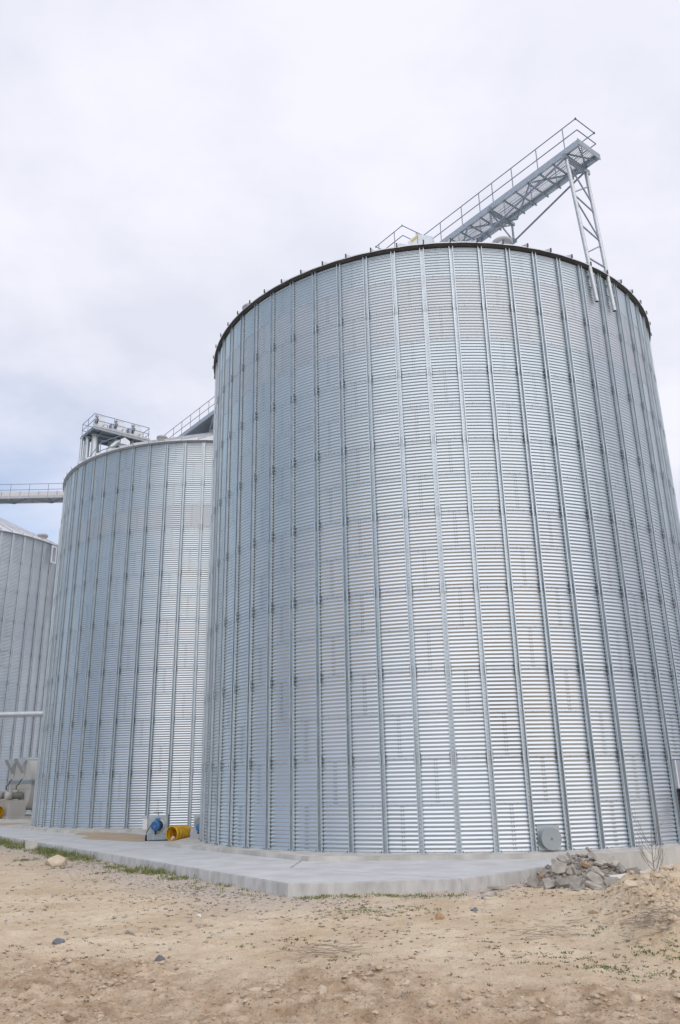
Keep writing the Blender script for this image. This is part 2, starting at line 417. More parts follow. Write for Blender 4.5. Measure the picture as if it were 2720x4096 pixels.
# ------------------------------------------------------------------ concrete slab panels, plinths
pav = struct(bpy.data.objects.new('pavement', None)); col.objects.link(pav)
LX = lambda y: P1[0] + (y - P1[1]) * LD[0] / LD[1]
def inset(pts, g=0.016):
    c = np.mean(pts, axis=0); out = []
    for q in pts:
        d = c - q; out.append(tuple(q + d / np.linalg.norm(d) * g))
    return out
panels = [
    [(LX(25.2), 25.2), tuple(P1), tuple(P2), (-1.3, 19.75), (-1.0, 23.0), (-4.6, 27.6)],
    [tuple(P2), tuple(P3), (6.5, 24.0), (-1.0, 23.0), (-1.3, 19.75)],
    [(LX(42.0), 42.0), (LX(25.2), 25.2), (-4.6, 27.6), (-11.4, 36.8), (-15.8, 43.0)],
    [(-15.8, 43.0), (-11.4, 36.8), (-4.6, 27.6), (-1.0, 23.0), (4.0, 24.0), (4.0, 75.0), (-60, 75.0), (-60, 42.6), (LX(42.0), 42.6)],
]
def slab(name, pts, z0, z1, material, parent, bev=0.018):
    bm = bmesh.new()
    vs = [bm.verts.new((x, y, z0)) for x, y in pts]
    f = bm.faces.new(vs); f.normal_update()
    if f.normal.z > 0: f.normal_flip()
    r = bmesh.ops.extrude_face_region(bm, geom=[f])
    bmesh.ops.translate(bm, verts=[v for v in r['geom'] if isinstance(v, bmesh.types.BMVert)], vec=(0, 0, z1 - z0))
    bmesh.ops.recalc_face_normals(bm, faces=bm.faces)
    ee = [e for e in bm.edges if abs(e.verts[0].co.z - z1) < 1e-6 and abs(e.verts[1].co.z - z1) < 1e-6]
    if bev: bmesh.ops.bevel(bm, geom=ee, offset=bev, segments=2, affect='EDGES')
    bm.normal_update()
    if material == 'conc':
        for f in bm.faces:
            if f.normal.z < 0.6: f.material_index = 1
    me = bpy.data.meshes.new(name); bm.to_mesh(me); bm.free()
    if material == 'conc': me.materials.append(M['conc']); me.materials.append(M['conc_edge'])
    return obj(name, me, material, parent)
for i, pts in enumerate(panels):
    slab('slab_panel', inset([np.array(q) for q in pts]), -0.62, SLAB_Z - (0.004 if i == 3 else 0.0), 'conc', pav)
# loose sand blown over the slab between the two nearest silos
sp_pts = []
for k in range(30):
    a = 2 * PI * k / 30
    rx = 1 + 0.22 * math.sin(3 * a + 1) + 0.14 * math.sin(7 * a)
    sp_pts.append((a, rx))
mb = MB()
vs = [(-8.6, 33.0, SLAB_Z + 0.012)]
ax_ = Vector((-0.62, 0.78, 0)); bx_ = Vector((0.78, 0.62, 0))
for a, rx in sp_pts:
    q = Vector((-8.7, 33.0, SLAB_Z + 0.003)) + ax_ * (4.3 * rx * math.cos(a)) + bx_ * (1.25 * rx * math.sin(a))
    vs.append(tuple(q))
mb.add(vs, [(0, 1 + i, 1 + (i + 1) % 30) for i in range(30)], True)
stuff(mb.build('sand_spill', 'sandspill'), 'tan sand spread on the slab between the two nearest silos', 'sand')
mb = MB(); mb.v = []
vs = [(-17.5, 46.0, SLAB_Z + 0.012)]
for a, rx in sp_pts: vs.append((-17.8 + 4.2 * rx * math.cos(a), 46.4 + 1.5 * rx * math.sin(a), SLAB_Z + 0.002))
mb.add(vs, [(0, 1 + i, 1 + (i + 1) % 30) for i in range(30)], True)
stuff(mb.build('sand_spill', 'sandspill'), 'tan sand lying on the slab before the beige fans', 'sand')

def plinth(name, c, vr, ang, label, bottom=-0.62):
    pts = [(c.x + vr * math.sin(math.radians(ang) + k * PI / 4), c.y - vr * math.cos(math.radians(ang) + k * PI / 4)) for k in range(8)]
    return tag(slab(name, pts, bottom, -0.004, 'conc2', None, 0.02), label, 'plinth')
plinth('silo_plinth', C1, 10.0, -28.4, 'octagonal concrete plinth under the nearest large silo')
plinth('silo_plinth', C2, 10.0, -28.4, 'octagonal concrete plinth under the middle silo behind the fan cart')
plinth('silo_plinth', C3, 10.0, -28.4, 'concrete plinth under the farthest silo at the left edge')
# step of concrete beneath the slab end beside the rubble
tag(slab('concrete_step', [(6.35, 20.55), (7.05, 20.75), (6.95, 21.3), (6.3, 21.2)], -0.62, -0.19, 'conc2', None, 0.02), 'small concrete step at the slab end beside the rubble heap', 'step')

# ------------------------------------------------------------------ silo parts (shared meshes)
def sheet_mesh(name, nsheets=1, seg=12, rows=8):
    p_ = HR / 11; A = 0.0115
    prof = [(0.0, R + 0.003), (0.006, R + A), (0.040, R + A), (0.047, R + A * 0.7)]
    nv = 11 * rows
    for i in range(nv + 1):
        v = HR * i / nv
        if v < 0.05: continue
        prof.append((v, R + A * math.cos(2 * PI * (v / p_ - 0.25))))
    # sheet tops slip behind the sheet above
    prof.append((HR + 0.03, R - 0.004))
    na = seg * nsheets; half = 1.5 * DA
    vs, fs = [], []
    for j in range(na + 1):
        a = -half + 3 * DA * nsheets * j / na
        s_, c_ = math.sin(a), math.cos(a)
        for z, r in prof: vs.append((r * s_, -r * c_, z))
    n = len(prof)
    for j in range(na):
        for i in range(n - 1): fs.append((j * n + i, (j + 1) * n + i, (j + 1) * n + i + 1, j * n + i + 1))
    me = bpy.data.meshes.new(name); me.from_pydata(vs, [], fs)
    sm = np.ones(len(fs), dtype=bool); me.polygons.foreach_set('use_smooth', sm); me.update()
    return me
def bolt_geo(mb, a, z, r, s=0.012):
    """small hexagonal bolt head on the wall at angle a"""
    o = Vector((math.sin(a), -math.cos(a), 0)); t = Vector((math.cos(a), math.sin(a), 0)); u = Vector((0, 0, 1))
    c0 = o * r + u * z
    n = 5
    b = [c0 + (t * math.cos(2 * PI * i / n) + u * math.sin(2 * PI * i / n)) * s for i in range(n)]
    tp = [q + o * 0.010 - (q - c0) * 0.3 for q in b]
    mb.add(b + tp, [(i, (i + 1) % n, n + (i + 1) % n, n + i) for i in range(n)] + [tuple(range(n, 2 * n))])
def sheet_bolts():
    mb = MB(); p_ = HR / 11
    for i in range(21):
        for da in (-0.0034, 0.0034):
            bolt_geo(mb, -1.5 * DA + da, 0.075 + i * p_ / 2, R + (0.011 if i % 2 == 0 else -0.009), 0.0105)
    for k in range(9):
        bolt_geo(mb, -1.5 * DA + 3 * DA * (k + 0.5) / 9, 0.020, R + 0.010, 0.012)
    # the vertical lap: a narrow strip of doubled sheet edge
    return mb.mesh('sheet_bolts')
def stiff_mesh(h):
    w, d0, d1, t, lip = 0.068, R + 0.012, R + 0.082, 0.005, 0.022
    prof = [(-w, d1), (-w + lip, d1), (-w + lip, d1 - t), (-w + t, d1 - t), (-w + t, d0 + t), (w - t, d0 + t), (w - t, d1 - t), (w - lip, d1 - t), (w - lip, d1), (w, d1), (w, d0), (-w, d0)]
    n = len(prof)
    vs = [(x, -r, 0.012) for x, r in prof] + [(x, -r, h) for x, r in prof]
    fs = [(i, (i + 1) % n, n + (i + 1) % n, n + i) for i in range(n)]
    me = bpy.data.meshes.new('stiffener'); me.from_pydata(vs, [], fs); me.update()
    return me
def stiff_bolts(h):
    mb = MB(); p_ = HR / 11
    z = 0.07
    while z < h - 0.05:
        bolt_geo(mb, 0.0, z, R + 0.015, 0.012); z += p_
    return mb.mesh('stiffener_bolts')
def splice_mesh():
    mb = MB()
    for sx in (-1, 1):
        mb.box((sx * 0.0725, -(R + 0.050), 0), (0.007, 0.070, 0.27))
        mb.box((sx * 0.055, -(R + 0.0850), 0), (0.030, 0.004, 0.27))
    mb.box((0, -(R + 0.018), 0), (0.118, 0.004, 0.27))
    nplate = len(mb.f)
    for k in range(6):
        z = -0.105 + k * 0.042 + (0.01 if k > 2 else -0.01)
        for x in (-0.035, 0.035): bolt_geo(mb, x / R, z, R + 0.019, 0.011)
        for sx in (-1, 1):
            mb.tube((sx * 0.076, -(R + 0.045), z), (sx * 0.094, -(R + 0.045), z), 0.012, 5)
    me = mb.mesh('splice_plate')
    me.polygons.foreach_set('material_index', [0] * nplate + [1] * (len(mb.f) - nplate))
    return me
def foot_mesh():
    mb = MB()
    mb.box((0, -(R + 0.055), 0.006), (0.27, 0.13, 0.022))
    return mb.mesh('foot_plate')
def anchor_mesh():
    mb = MB()
    for sx in (-0.1, 0.1): mb.tube((sx, -(R + 0.085), 0.01), (sx, -(R + 0.085), 0.052), 0.012, 6)
    return mb.mesh('anchor_bolt')
NROOF = 66
ROOF_TAN = 0.50
def roof_panel_mesh():
    a = PI / NROOF
    re, rp = R + 0.17, 0.55
    mb = MB(); n = 6
    pts = []
    for j in range(n + 1):
        q = -a + 2 * a * j / n
        lift = 0.012 * math.cos(PI * (j / n - 0.5))
        pts += [(re * math.sin(q), -re * math.cos(q), lift), (rp * math.sin(q), -rp * math.cos(q), (re - rp) * ROOF_TAN)]
    mb.add(pts, [(2 * j, 2 * j + 2, 2 * j + 3, 2 * j + 1) for j in range(n)], True)
    # underside
    mb.add([(x, y, z - 0.012) for x, y, z in pts], [(2 * j + 1, 2 * j + 3, 2 * j + 2, 2 * j) for j in range(n)], True)
    mb.add([pts[2 * j] for j in range(n + 1)] + [(pts[2 * j][0], pts[2 * j][1], pts[2 * j][2] - 0.035) for j in range(n + 1)], [(j, n + 1 + j, n + 2 + j, j + 1) for j in range(n)])
    # standing rib on one side
    q = -a
    o = Vector((math.sin(q), -math.cos(q), 0))
    A_ = o * (re + 0.012) + Vector((0, 0, 0.055)); B_ = o * rp + Vector((0, 0, (re - rp) * ROOF_TAN + 0.055))
    mb.bar(A_, B_, 0.030, 0.115)
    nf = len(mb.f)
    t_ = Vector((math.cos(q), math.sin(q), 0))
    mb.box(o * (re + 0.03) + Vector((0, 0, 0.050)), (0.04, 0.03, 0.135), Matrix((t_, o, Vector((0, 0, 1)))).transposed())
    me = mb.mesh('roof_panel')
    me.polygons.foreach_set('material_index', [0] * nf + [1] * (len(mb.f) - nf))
    return me
def rear_mesh(nsheets):
    me = sheet_mesh('wall_sheeting', nsheets, 9, 6); return me

ME = {}
ME['sheet'] = {}
for mk in ('galv', 'galv_low', 'galv_worn', 'galv_old'):
    me = sheet_mesh('wall_sheet'); me.materials.append(M[mk]); ME['sheet'][mk] = me
ME['sheet_bolts'] = sheet_bolts(); ME['sheet_bolts'].materials.append(M['bolt'])
ME['splice'] = {}
for mk in ('stiff', 'stiff_old'):
    me = splice_mesh(); me.materials.append(M[mk]); me.materials.append(M['bolt']); ME['splice'][mk] = me
ME['foot'] = {}
for mk in ('stiff', 'stiff_old'):
    me = foot_mesh(); me.materials.append(M[mk]); ME['foot'][mk] = me
ME['anchor'] = anchor_mesh(); ME['anchor'].materials.append(M['bolt'])
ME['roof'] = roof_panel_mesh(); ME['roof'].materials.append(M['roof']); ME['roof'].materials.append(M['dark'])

ME['roof_light'] = roof_panel_mesh(); ME['roof_light'].materials.append(M['roof']); ME['roof_light'].materials.append(M['eave'])
def wrap(a): return (a + PI) % (2 * PI) - PI
def silo(c, t0, nr, label, sheetmat, stiffmat, worn, offs, arc, detail=True, eavemat='eave'):
    root = thing('grain_silo', label, 'silo', c)
    H = nr * HR
    # angle of the wall that faces the camera
    face = math.atan2(-c.x, c.y)
    facing = lambda a: arc[0] < wrap(a - face) < arc[1]
    rear = {}
    for i in range(nr):
        off = offs[i % len(offs)] if i < len(offs) else i % 2
        missing = []
        for k in range(NB // 3):
            b = 3 * k + off + 2.0          # centre of the sheet in bays (sheet runs from b-1.5 to b+1.5)
            a = t0 + b * DA
            if facing(a):
                mk = 'galv_worn' if (i in worn) else ('galv_low' if sheetmat == 'galv' and i < 8 else sheetmat)
                o = obj('wall_sheet', ME['sheet'][mk], None, root, (0, 0, i * HR), a)
                if detail:
                    bo = obj('sheet_bolts', ME['sheet_bolts'], None, o); bo['kind'] = 'stuff'
            else: missing.append(k)
        # sheets on the far side of the bin: one arc per ring
        n = len(missing)
        if n:
            # find the first sheet after the visible run
            start = next(k for k in missing if (k - 1) % (NB // 3) not in missing)
            if n not in rear:
                rear[n] = rear_mesh(n); rear[n].materials.append(M[sheetmat])
            a = t0 + (3 * start + off + 2.0) * DA
            o = obj('wall_sheeting', rear[n], None, root, (0, 0, i * HR), a); o['kind'] = 'stuff'
    sm = stiff_mesh(H); sm.materials.append(M[stiffmat])
    sb = stiff_bolts(H); sb.materials.append(M['bolt'])
    for k in range(NB):
        a = t0 + k * DA
        s_ = obj('stiffener', sm, None, root, (0, 0, 0), a)
        if facing(a):
            if detail:
                o = obj('stiffener_bolts', sb, None, s_); o['kind'] = 'stuff'
            for q in range(2, nr, 2):
                o = obj('splice_plate', ME['splice'][stiffmat], None, s_, (0, 0, q * HR + 0.03))
                if detail: pass
            f_ = obj('foot_plate', ME['foot'][stiffmat], None, s_)
            if detail:
                obj('anchor_bolts', ME['anchor'], None, s_)['kind'] = 'stuff'
    # splice bolts of each ring are joined into the stiffener's bolt set
    for k in range(NROOF):
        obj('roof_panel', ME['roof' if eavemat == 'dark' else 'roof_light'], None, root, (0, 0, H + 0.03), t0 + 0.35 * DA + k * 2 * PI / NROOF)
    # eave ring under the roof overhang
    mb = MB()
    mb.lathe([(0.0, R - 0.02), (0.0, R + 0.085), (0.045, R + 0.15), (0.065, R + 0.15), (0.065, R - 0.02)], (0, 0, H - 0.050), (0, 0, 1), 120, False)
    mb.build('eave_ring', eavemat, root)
    mb = MB()
    mb.lathe([(0, 0.72), (0.30, 0.72), (0.32, 0.80), (0.42, 0.62), (0.62, 0.0)], (0, 0, H + (R - 0.5) * ROOF_TAN + 0.02), (0, 0, 1), 28)
    mb.build('peak_cap', 'roof', root)
    # grout line under the bottom ring
    mb = MB(); mb.lathe([(-0.006, R - 0.05), (-0.006, R + 0.05), (0.012, R + 0.02), (0.012, R - 0.05)], (0, 0, 0), (0, 0, 1), 120, False)
    mb.build('grout_seal', 'conc2', root)
    return root
def roof_vent(root, a, rr, H, s=1.0):
    o = Vector((math.sin(a), -math.cos(a), 0)) * rr
    z = H + (R + 0.2 - rr) * ROOF_TAN
    mb = MB()
    mb.lathe([(-0.25, 0.26 * s), (0.17 * s, 0.26 * s), (0.17 * s, 0.33 * s), (0.27 * s, 0.35 * s), (0.33 * s, 0.29 * s), (0.37 * s, 0.0)], (o.x, o.y, z), (0, 0, 1), 22)
    return mb.build('roof_vent', 'eave', root)

offs1 = [2, 0, 2, 1, 0, 1, 0, 1, 0, 1, 0, 1, 0, 1, 0, 1]
H1 = 16 * HR
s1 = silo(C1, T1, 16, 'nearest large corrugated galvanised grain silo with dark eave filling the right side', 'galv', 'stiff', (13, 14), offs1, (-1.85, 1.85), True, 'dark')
roof_vent(s1, 0.215, R - 0.55, H1); roof_vent(s1, -0.985, R - 0.45, H1)
s2 = silo(C2, T2, 16, 'middle corrugated grain silo standing behind the fan cart and yellow duct', 'galv', 'stiff', (12,), [0, 1, 0, 2, 1, 0, 1, 0, 1, 0, 1, 0, 1, 0, 1, 0], (-1.75, 1.2), True, 'eave')
roof_vent(s2, -0.20, R - 0.35, H1, 0.8)
H3 = 18 * HR
s3 = silo(C3, T3, 18, 'farthest dull corrugated silo with conical roof at the left edge', 'galv_old', 'stiff_old', (), [0, 1], (-0.5, 1.75), False, 'eave')
roof_vent(s3, T3 + 4.6 * DA, R - 0.7, H3, 1.2)
# round aeration duct covers at the silo feet
def duct_cover(root, a, z, r, depth):
    o = Vector((math.sin(a), -math.cos(a), 0))
    base = o * (R - 0.02) + Vector((0, 0, z))
    mb = MB()
    mb.lathe([(0, r * 0.96), (depth, r * 0.96), (depth, r), (depth + 0.035, r), (depth + 0.035, r * 0.985), (depth + 0.036, 0.0)], base, o, 40)
    c = mb.build('duct_cover', 'discgrey', root)
    for p_ in c.data.polygons: p_.use_smooth = False
    mb = MB(); mb.tube(base + o * (depth + 0.036), base + o * (depth + 0.06), 0.018, 6)
    mb.build('cover_bolt', 'bolt', c)
    mb = MB()
    t = Vector((math.cos(a), math.sin(a), 0))
    mb.box(base + o * 0.035 + Vector((0, 0, 0.02)), (2.25 * r, 0.012, 2.2 * r), Matrix((t, o, Vector((0, 0, 1)))).transposed())
    mb.build('cover_frame', 'galv', c)
duct_cover(s1, 0.141, 0.30, 0.26, 0.20)
duct_cover(s2, 0.118, 0.18, 0.25, 0.20)

# wall hatch at the right edge, on the nearest silo
a0 = T1 + 5.0 * DA + 0.014
def wallpt(a, r, z): return Vector((C1.x + r * math.sin(a), C1.y - r * math.cos(a), z))
def wall_box(mb, a, z0, z1, wdt, r0, r1):
    o = Vector((math.sin(a), -math.cos(a), 0)); t = Vector((math.cos(a), math.sin(a), 0))
    c = o * (r0 + r1) / 2 + Vector((0, 0, (z0 + z1) / 2))
    mb.box(c, (wdt, r1 - r0, z1 - z0), Matrix((t, o, Vector((0, 0, 1)))).transposed())
mb = MB(); wall_box(mb, a0 + 0.046, 1.40, 2.10, 0.66, R + 0.02, R + 0.09)
hatch = mb.build('wall_hatch', 'doorgrey', s1)
for q in (0.006, 0.086):
    mb = MB(); wall_box(mb, a0 + q, 1.38, 2.12, 0.06, R + 0.02, R + 0.11); mb.build('hatch_frame', 'hood', hatch)
hop = thing('discharge_hopper', 'dark grey discharge hopper below the wall hatch at the right edge', 'hopper', (C1.x, C1.y, 0))
mb = MB(); wall_box(mb, a0 + 0.060, 0.88, 1.36, 0.62, R + 0.08, R + 0.55); mb.build('body', 'doorgrey', hop)
mb = MB(); wall_box(mb, a0 + 0.060, 0.16, 0.87, 0.40, R + 0.10, R + 0.40); mb.build('chute', 'darkblue', hop)
mb = MB(); wall_box(mb, a0 + 0.060, 1.362, 1.39, 0.72, R + 0.06, R + 0.62); mb.build('lid', 'hood', hop)
lv = thing('tube_handle', 'bent black tube handle with white and red grip at the right edge', 'handle', (C1.x, C1.y, 0))
hp = [wallpt(a0 + q, R + w, z) - C1 for q, w, z in [(0.090, 0.66, 1.40), (0.004, 0.48, 1.41), (-0.008, 0.48, 1.38), (-0.010, 0.48, 1.20), (-0.009, 0.48, 1.00), (0.000, 0.48, 0.93), (0.090, 0.66, 0.92)]]
mb = MB(); mb.path(hp, 0.020, 8); mb.build('tube', 'black', lv)
mb = MB(); g0 = hp[2] + Vector((0.02, -0.02, -0.02)); mb.tube(g0, g0 + Vector((0.13, -0.02, -0.13)), 0.055, 8, 0.035); mb.build('grip', 'white', lv)
mb = MB(); g1 = g0 + Vector((0.13, -0.02, -0.13)); mb.tube(g1, g1 + Vector((0.05, 0, -0.04)), 0.035, 8, 0.025); mb.build('grip_tip', 'red', lv)
mb = MB()
for i in (3, 4): mb.lathe([(0, 0.0), (0.0, 0.022), (0.02, 0.02), (0.025, 0.0)], hp[i], (0, -1, 0), 8)
mb.build('clamp_bolt', 'white', lv)

# ------------------------------------------------------------------ catwalk running over the silo roofs
CD = Vector((0.62, -0.785, 0)).normalized()
CNn = Vector((-CD.y, CD.x, 0))
CD = (CD - CNn * 0.008).normalized(); CNn = Vector((-CD.y, CD.x, 0))
CM = Vector((8.97, 22.18, 22.5))
cw = thing('catwalk', 'galvanised steel catwalk with handrails running out over the nearest silo roof', 'catwalk', CM, math.atan2(CD.y, CD.x))
WL, WR = -0.585, 0.575        # local y of the two edges (local x runs along the walkway)
S0, S1 = -36.0, 0.0
for y0 in (WL, WR):
    sgn = 1 if y0 < 0 else -1
    mb = MB()
    mb.box(((S0 + S1) / 2, y0, 0.02), (S1 - S0, 0.012, 0.26))
    mb.box(((S0 + S1) / 2, y0 + sgn * 0.035, 0.146), (S1 - S0, 0.07, 0.010))
    mb.box(((S0 + S1) / 2, y0 + sgn * 0.035, -0.106), (S1 - S0, 0.07, 0.010))
    mb.build('side_channel', 'channel', cw)
# open grating: thin bearing bars and cross rods
def grating(x0, x1, material='frame'):
    mb = MB()
    x = x0
    while x < x1:
        mb.box((x, (WL + WR) / 2, -0.045), (0.007, WR - WL - 0.15, 0.026)); x += 0.046
    y = WL + 0.12
    while y < WR - 0.1:
        mb.box(((x0 + x1) / 2, y, -0.055), (x1 - x0, 0.006, 0.012)); y += 0.24
    o = mb.build('deck_grating', material, cw); o['kind'] = 'stuff'
grating(-8.2, -0.02); 
mb = MB(); mb.box((-22.1, (WL + WR) / 2, -0.05), (27.6, WR - WL - 0.15, 0.012)); mb.build('deck_plate', 'frame', cw)
for x in (-0.55, -1.12, -1.7, -2.27, -2.83, -3.4, -4.6, -5.15, -5.65, -6.2, -6.75, -7.4):
    mb = MB(); mb.box((x, 0, -0.13), (0.05, WR - WL + 0.10, 0.05)); mb.build('cross_member', 'frame', cw)
mb = MB(); mb.box((0.012, 0, 0.02), (0.02, WR - WL + 0.13, 0.24)); mb.build('end_channel', 'frame', cw)
mb = MB(); mb.box((-0.56, 0, -0.24), (0.12, WR - WL + 0.28, 0.19)); mb.build('bearing_beam', 'frame', cw)
# X brace at the free end and zig-zag wind bracing under the deck
def brace(a, b, w=0.04, name='brace', material='frame'):
    mb = MB(); mb.bar(a, b, w); mb.build(name, material, cw)
brace((-0.06, WL + .05, -0.10), (-0.48, WR - .05, -0.10)); brace((-0.06, WR - .05, -0.125), (-0.48, WL + .05, -0.125))
xs = [-0.62, -2.15, -3.75, -5.3, -6.9]
for i in range(4):
    ya_, yb_ = ((WL, WR) if i % 2 else (WR, WL))
    brace((xs[i], ya_, -0.19), (xs[i + 1], yb_, -0.19), 0.05)
# queen post frame hung below the walkway with tie rods to both ends
QX, QZ = -4.05, -1.02
for y0 in (WL - 0.05, WR + 0.05):
    mb = MB(); mb.bar((QX, y0, 0.0), (QX, y0, QZ), 0.075, 0.05); mb.build('hanger_post', 'frame', cw)
    brace((QX, y0, QZ), (-0.55, y0 * 0.9, -0.2), 0.05, 'tie_rod', 'rail')
    brace((QX, y0, QZ), (-7.7, y0 * 0.9, -0.2), 0.05, 'tie_rod', 'rail')
    mb = MB(); mb.box((QX, y0, QZ - 0.01), (0.24, 0.09, 0.13)); mb.build('rod_bracket', 'frame', cw)
mb = MB(); mb.box((QX, 0, -0.20), (0.13, WR - WL + 0.3, 0.12)); mb.build('hanger_beam', 'frame', cw)
brace((QX, WL - .05, QZ), (QX, WR + .05, -0.25), 0.045); brace((QX, WL - .05, -0.25), (QX, WR + .05, QZ), 0.045)
# hand rails
RH, RM = 1.05, 0.56
def rail_run(pts, posts, name_post='rail_post', r=0.019):
    for zz, nm in ((RH, 'top_rail'), (RM, 'mid_rail')):
        mb = MB(); mb.path([Vector((x, y, zz)) for x, y in pts], r, 8)
        mb.build(nm, 'rail', cw)
    for x, y in pts[1:-1] + [pts[0], pts[-1]]:
        mb = MB(); mb.lathe([(-0.035, 0.0), (-0.03, 0.032), (0.03, 0.032), (0.035, 0.0)], (x, y, RH), (0, 0, 1), 8); mb.build('rail_elbow', 'rail', cw)
    for x, y in posts:
        mb = MB(); mb.tube((x, y, -0.08), (x, y, RH), r, 8)
        mb.box((x, y, -0.02), (0.055, 0.03, 0.22))
        mb.build(name_post, 'rail', cw)
YL = -0.565
left_posts = [(x, YL) for x in (-0.57, -1.76, -2.93, -3.91, -4.59, -5.54, -6.74)]
rail_run([(-7.75, YL), (0.0, YL)], left_posts)
rail_run([(0.0, YL), (0.0, 0.52)], [])
rail_run([(0.0, 0.52), (-7.2, 0.52)], [(x, 0.52) for x in (-0.57, -1.76, -2.93, -4.25, -5.54, -6.74)])
rail_run([(-7.75, YL), (-7.8, -1.72), (-9.5, -1.72), (-9.5, -0.62)], [(-7.78, -0.95), (-8.3, -1.72), (-9.3, -1.72)])
# landing beside the roof peak
mb = MB(); mb.box((-8.65, -1.15, -0.03), (1.75, 1.18, 0.06)); mb.build('landing_deck', 'frame', cw)
for x, y in ((-7.9, -1.65), (-9.4, -1.65)):
    mb = MB(); mb.bar((x, y, -0.06), (x, y, -1.0), 0.06); mb.build('landing_leg', 'frame', cw)
rail_run([(-34.5, YL + 0.02), (-19.5, YL + 0.02)], [(x, YL + 0.02) for x in np.arange(-33.6, -19.5, 1.18)])
rail_run([(-34.5, 0.53), (-19.5, 0.53)], [(x, 0.53) for x in np.arange(-33.6, -19.5, 1.18)])
rail_run([(-19.5, YL + 0.02), (-9.5, -0.60)], [(x, YL) for x in np.arange(-18.5, -10, 1.18)])
# trestles on the middle silo roof
for x in (-24.0, -26.0):
    for y in (-0.5, 0.5):
        mb = MB(); mb.bar((x, y, -0.12), (x + 0.25, y * 1.1, -1.75), 0.07); mb.build('trestle_leg', 'frame', cw)
        brace((x, y, -0.15), (x - 0.7, y, -1.6), 0.05, 'trestle_brace')
    brace((x, -0.5, -0.2), (x + 0.2, 0.55, -1.5), 0.05, 'trestle_brace'); brace((x, 0.5, -0.2), (x + 0.2, -0.55, -1.5), 0.05, 'trestle_brace')
# chain conveyor trough carried beneath the walkway over the middle silo
mb = MB(); mb.box((-25.5, 0.95, 0.05), (15.0, 0.55, 0.55)); mb.build('conveyor_trough', 'hood', cw)
for x in np.arange(-32.5, -18.5, 1.4):
    mb = MB(); mb.box((x, 0.95, 0.05), (0.05, 0.62, 0.62)); mb.build('trough_flange', 'frame', cw)
# pipe legs that hold the free end, standing on the silo wall
feet = [Vector((8.63, 22.54, 16.58)), Vector((9.38, 23.08, 16.55))]
Ri = Matrix.Rotation(-math.atan2(CD.y, CD.x), 3, 'Z')
tops = [Vector((-0.56, WL + 0.02, -0.32)), Vector((-0.56, WR - 0.02, -0.32))]
footl = [Ri @ (f - CM) for f in feet]
legs = []
for k in range(2):
    mb = MB(); mb.tube(footl[k], tops[k], 0.068, 16)
    lg = mb.build('support_leg', 'pipe', cw)
    mb = MB(); d_ = (tops[k] - footl[k]).normalized()
    mb.tube(footl[k] + d_ * -0.003, footl[k] + d_ * 0.05, 0.055, 14); mb.build('leg_opening', 'black', lg)
    mb = MB()
    for q in (0.6, 1.05): mb.box(footl[k] + d_ * q + Vector((0, 0.05, 0)), (0.10, 0.16, 0.10))
    mb.build('leg_bracket', 'frame', lg)
lp = lambda k, t: footl[k] + (tops[k] - footl[k]) * t
for a_, b_ in [((0, 0.30), (1, 0.30)), ((0, 0.33), (1, 0.46)), ((0, 0.53), (1, 0.49)), ((0, 0.72), (1, 0.50)), ((0, 0.745), (1, 0.70)), ((0, 0.76), (1, 0.90)), ((0, 0.985), (1, 0.77)), ((0, 0.50), (1, 0.47)), ((0, 0.30), (1, 0.245))][:7]:
    mb = MB(); mb.bar(lp(*a_), lp(*b_), 0.042); mb.build('leg_brace', 'rail', cw)

# conveyor discharge hood on the nearest roof
def hood_box(mb, c, sx, sy, sz, ridge):
    vs = [(-sx, -sy, 0), (sx, -sy, 0), (sx, sy, 0), (-sx, sy, 0), (-sx, -sy, sz), (sx, -sy, sz), (sx, sy, sz), (-sx, sy, sz), (-sx * 0.2, -sy, sz + ridge), (-sx * 0.2, sy, sz + ridge)]
    fs = [(3, 2, 1, 0), (0, 1, 5, 8, 4), (2, 3, 7, 9, 6), (1, 2, 6, 5), (3, 0, 4, 7), (4, 8, 9, 7), (5, 6, 9, 8)]
    mb.add([Vector(v) + Vector(c) for v in vs], fs)
hd = thing('discharge_hood', 'pale sheet metal conveyor hood with yellow sticker behind the landing handrail', 'hood', (3.62, 27.35, 21.75), math.radians(-20))
mb = MB(); hood_box(mb, (0, 0, 0), 0.52, 0.40, 0.86, 0.30); mb.build('hood_body', 'hood', hd)
mb = MB(); mb.box((-0.22, -0.404, 0.94), (0.34, 0.006, 0.10), Matrix.Rotation(math.radians(-32), 3, 'Y')); mb.build('sticker', 'yellowtag', hd)
mb = MB(); mb.box((-0.09, -0.407, 0.60), (0.03, 0.012, 1.1)); mb.build('hood_seam', 'frame', hd)
hd2 = thing('inlet_cap', 'small pale gabled inlet cap beside the discharge hood', 'cap', (2.75, 27.15, 21.95), math.radians(-20))
mb = MB(); hood_box(mb, (0, 0, 0), 0.24, 0.2, 0.36, 0.14); mb.build('cap_body', 'hood', hd2)

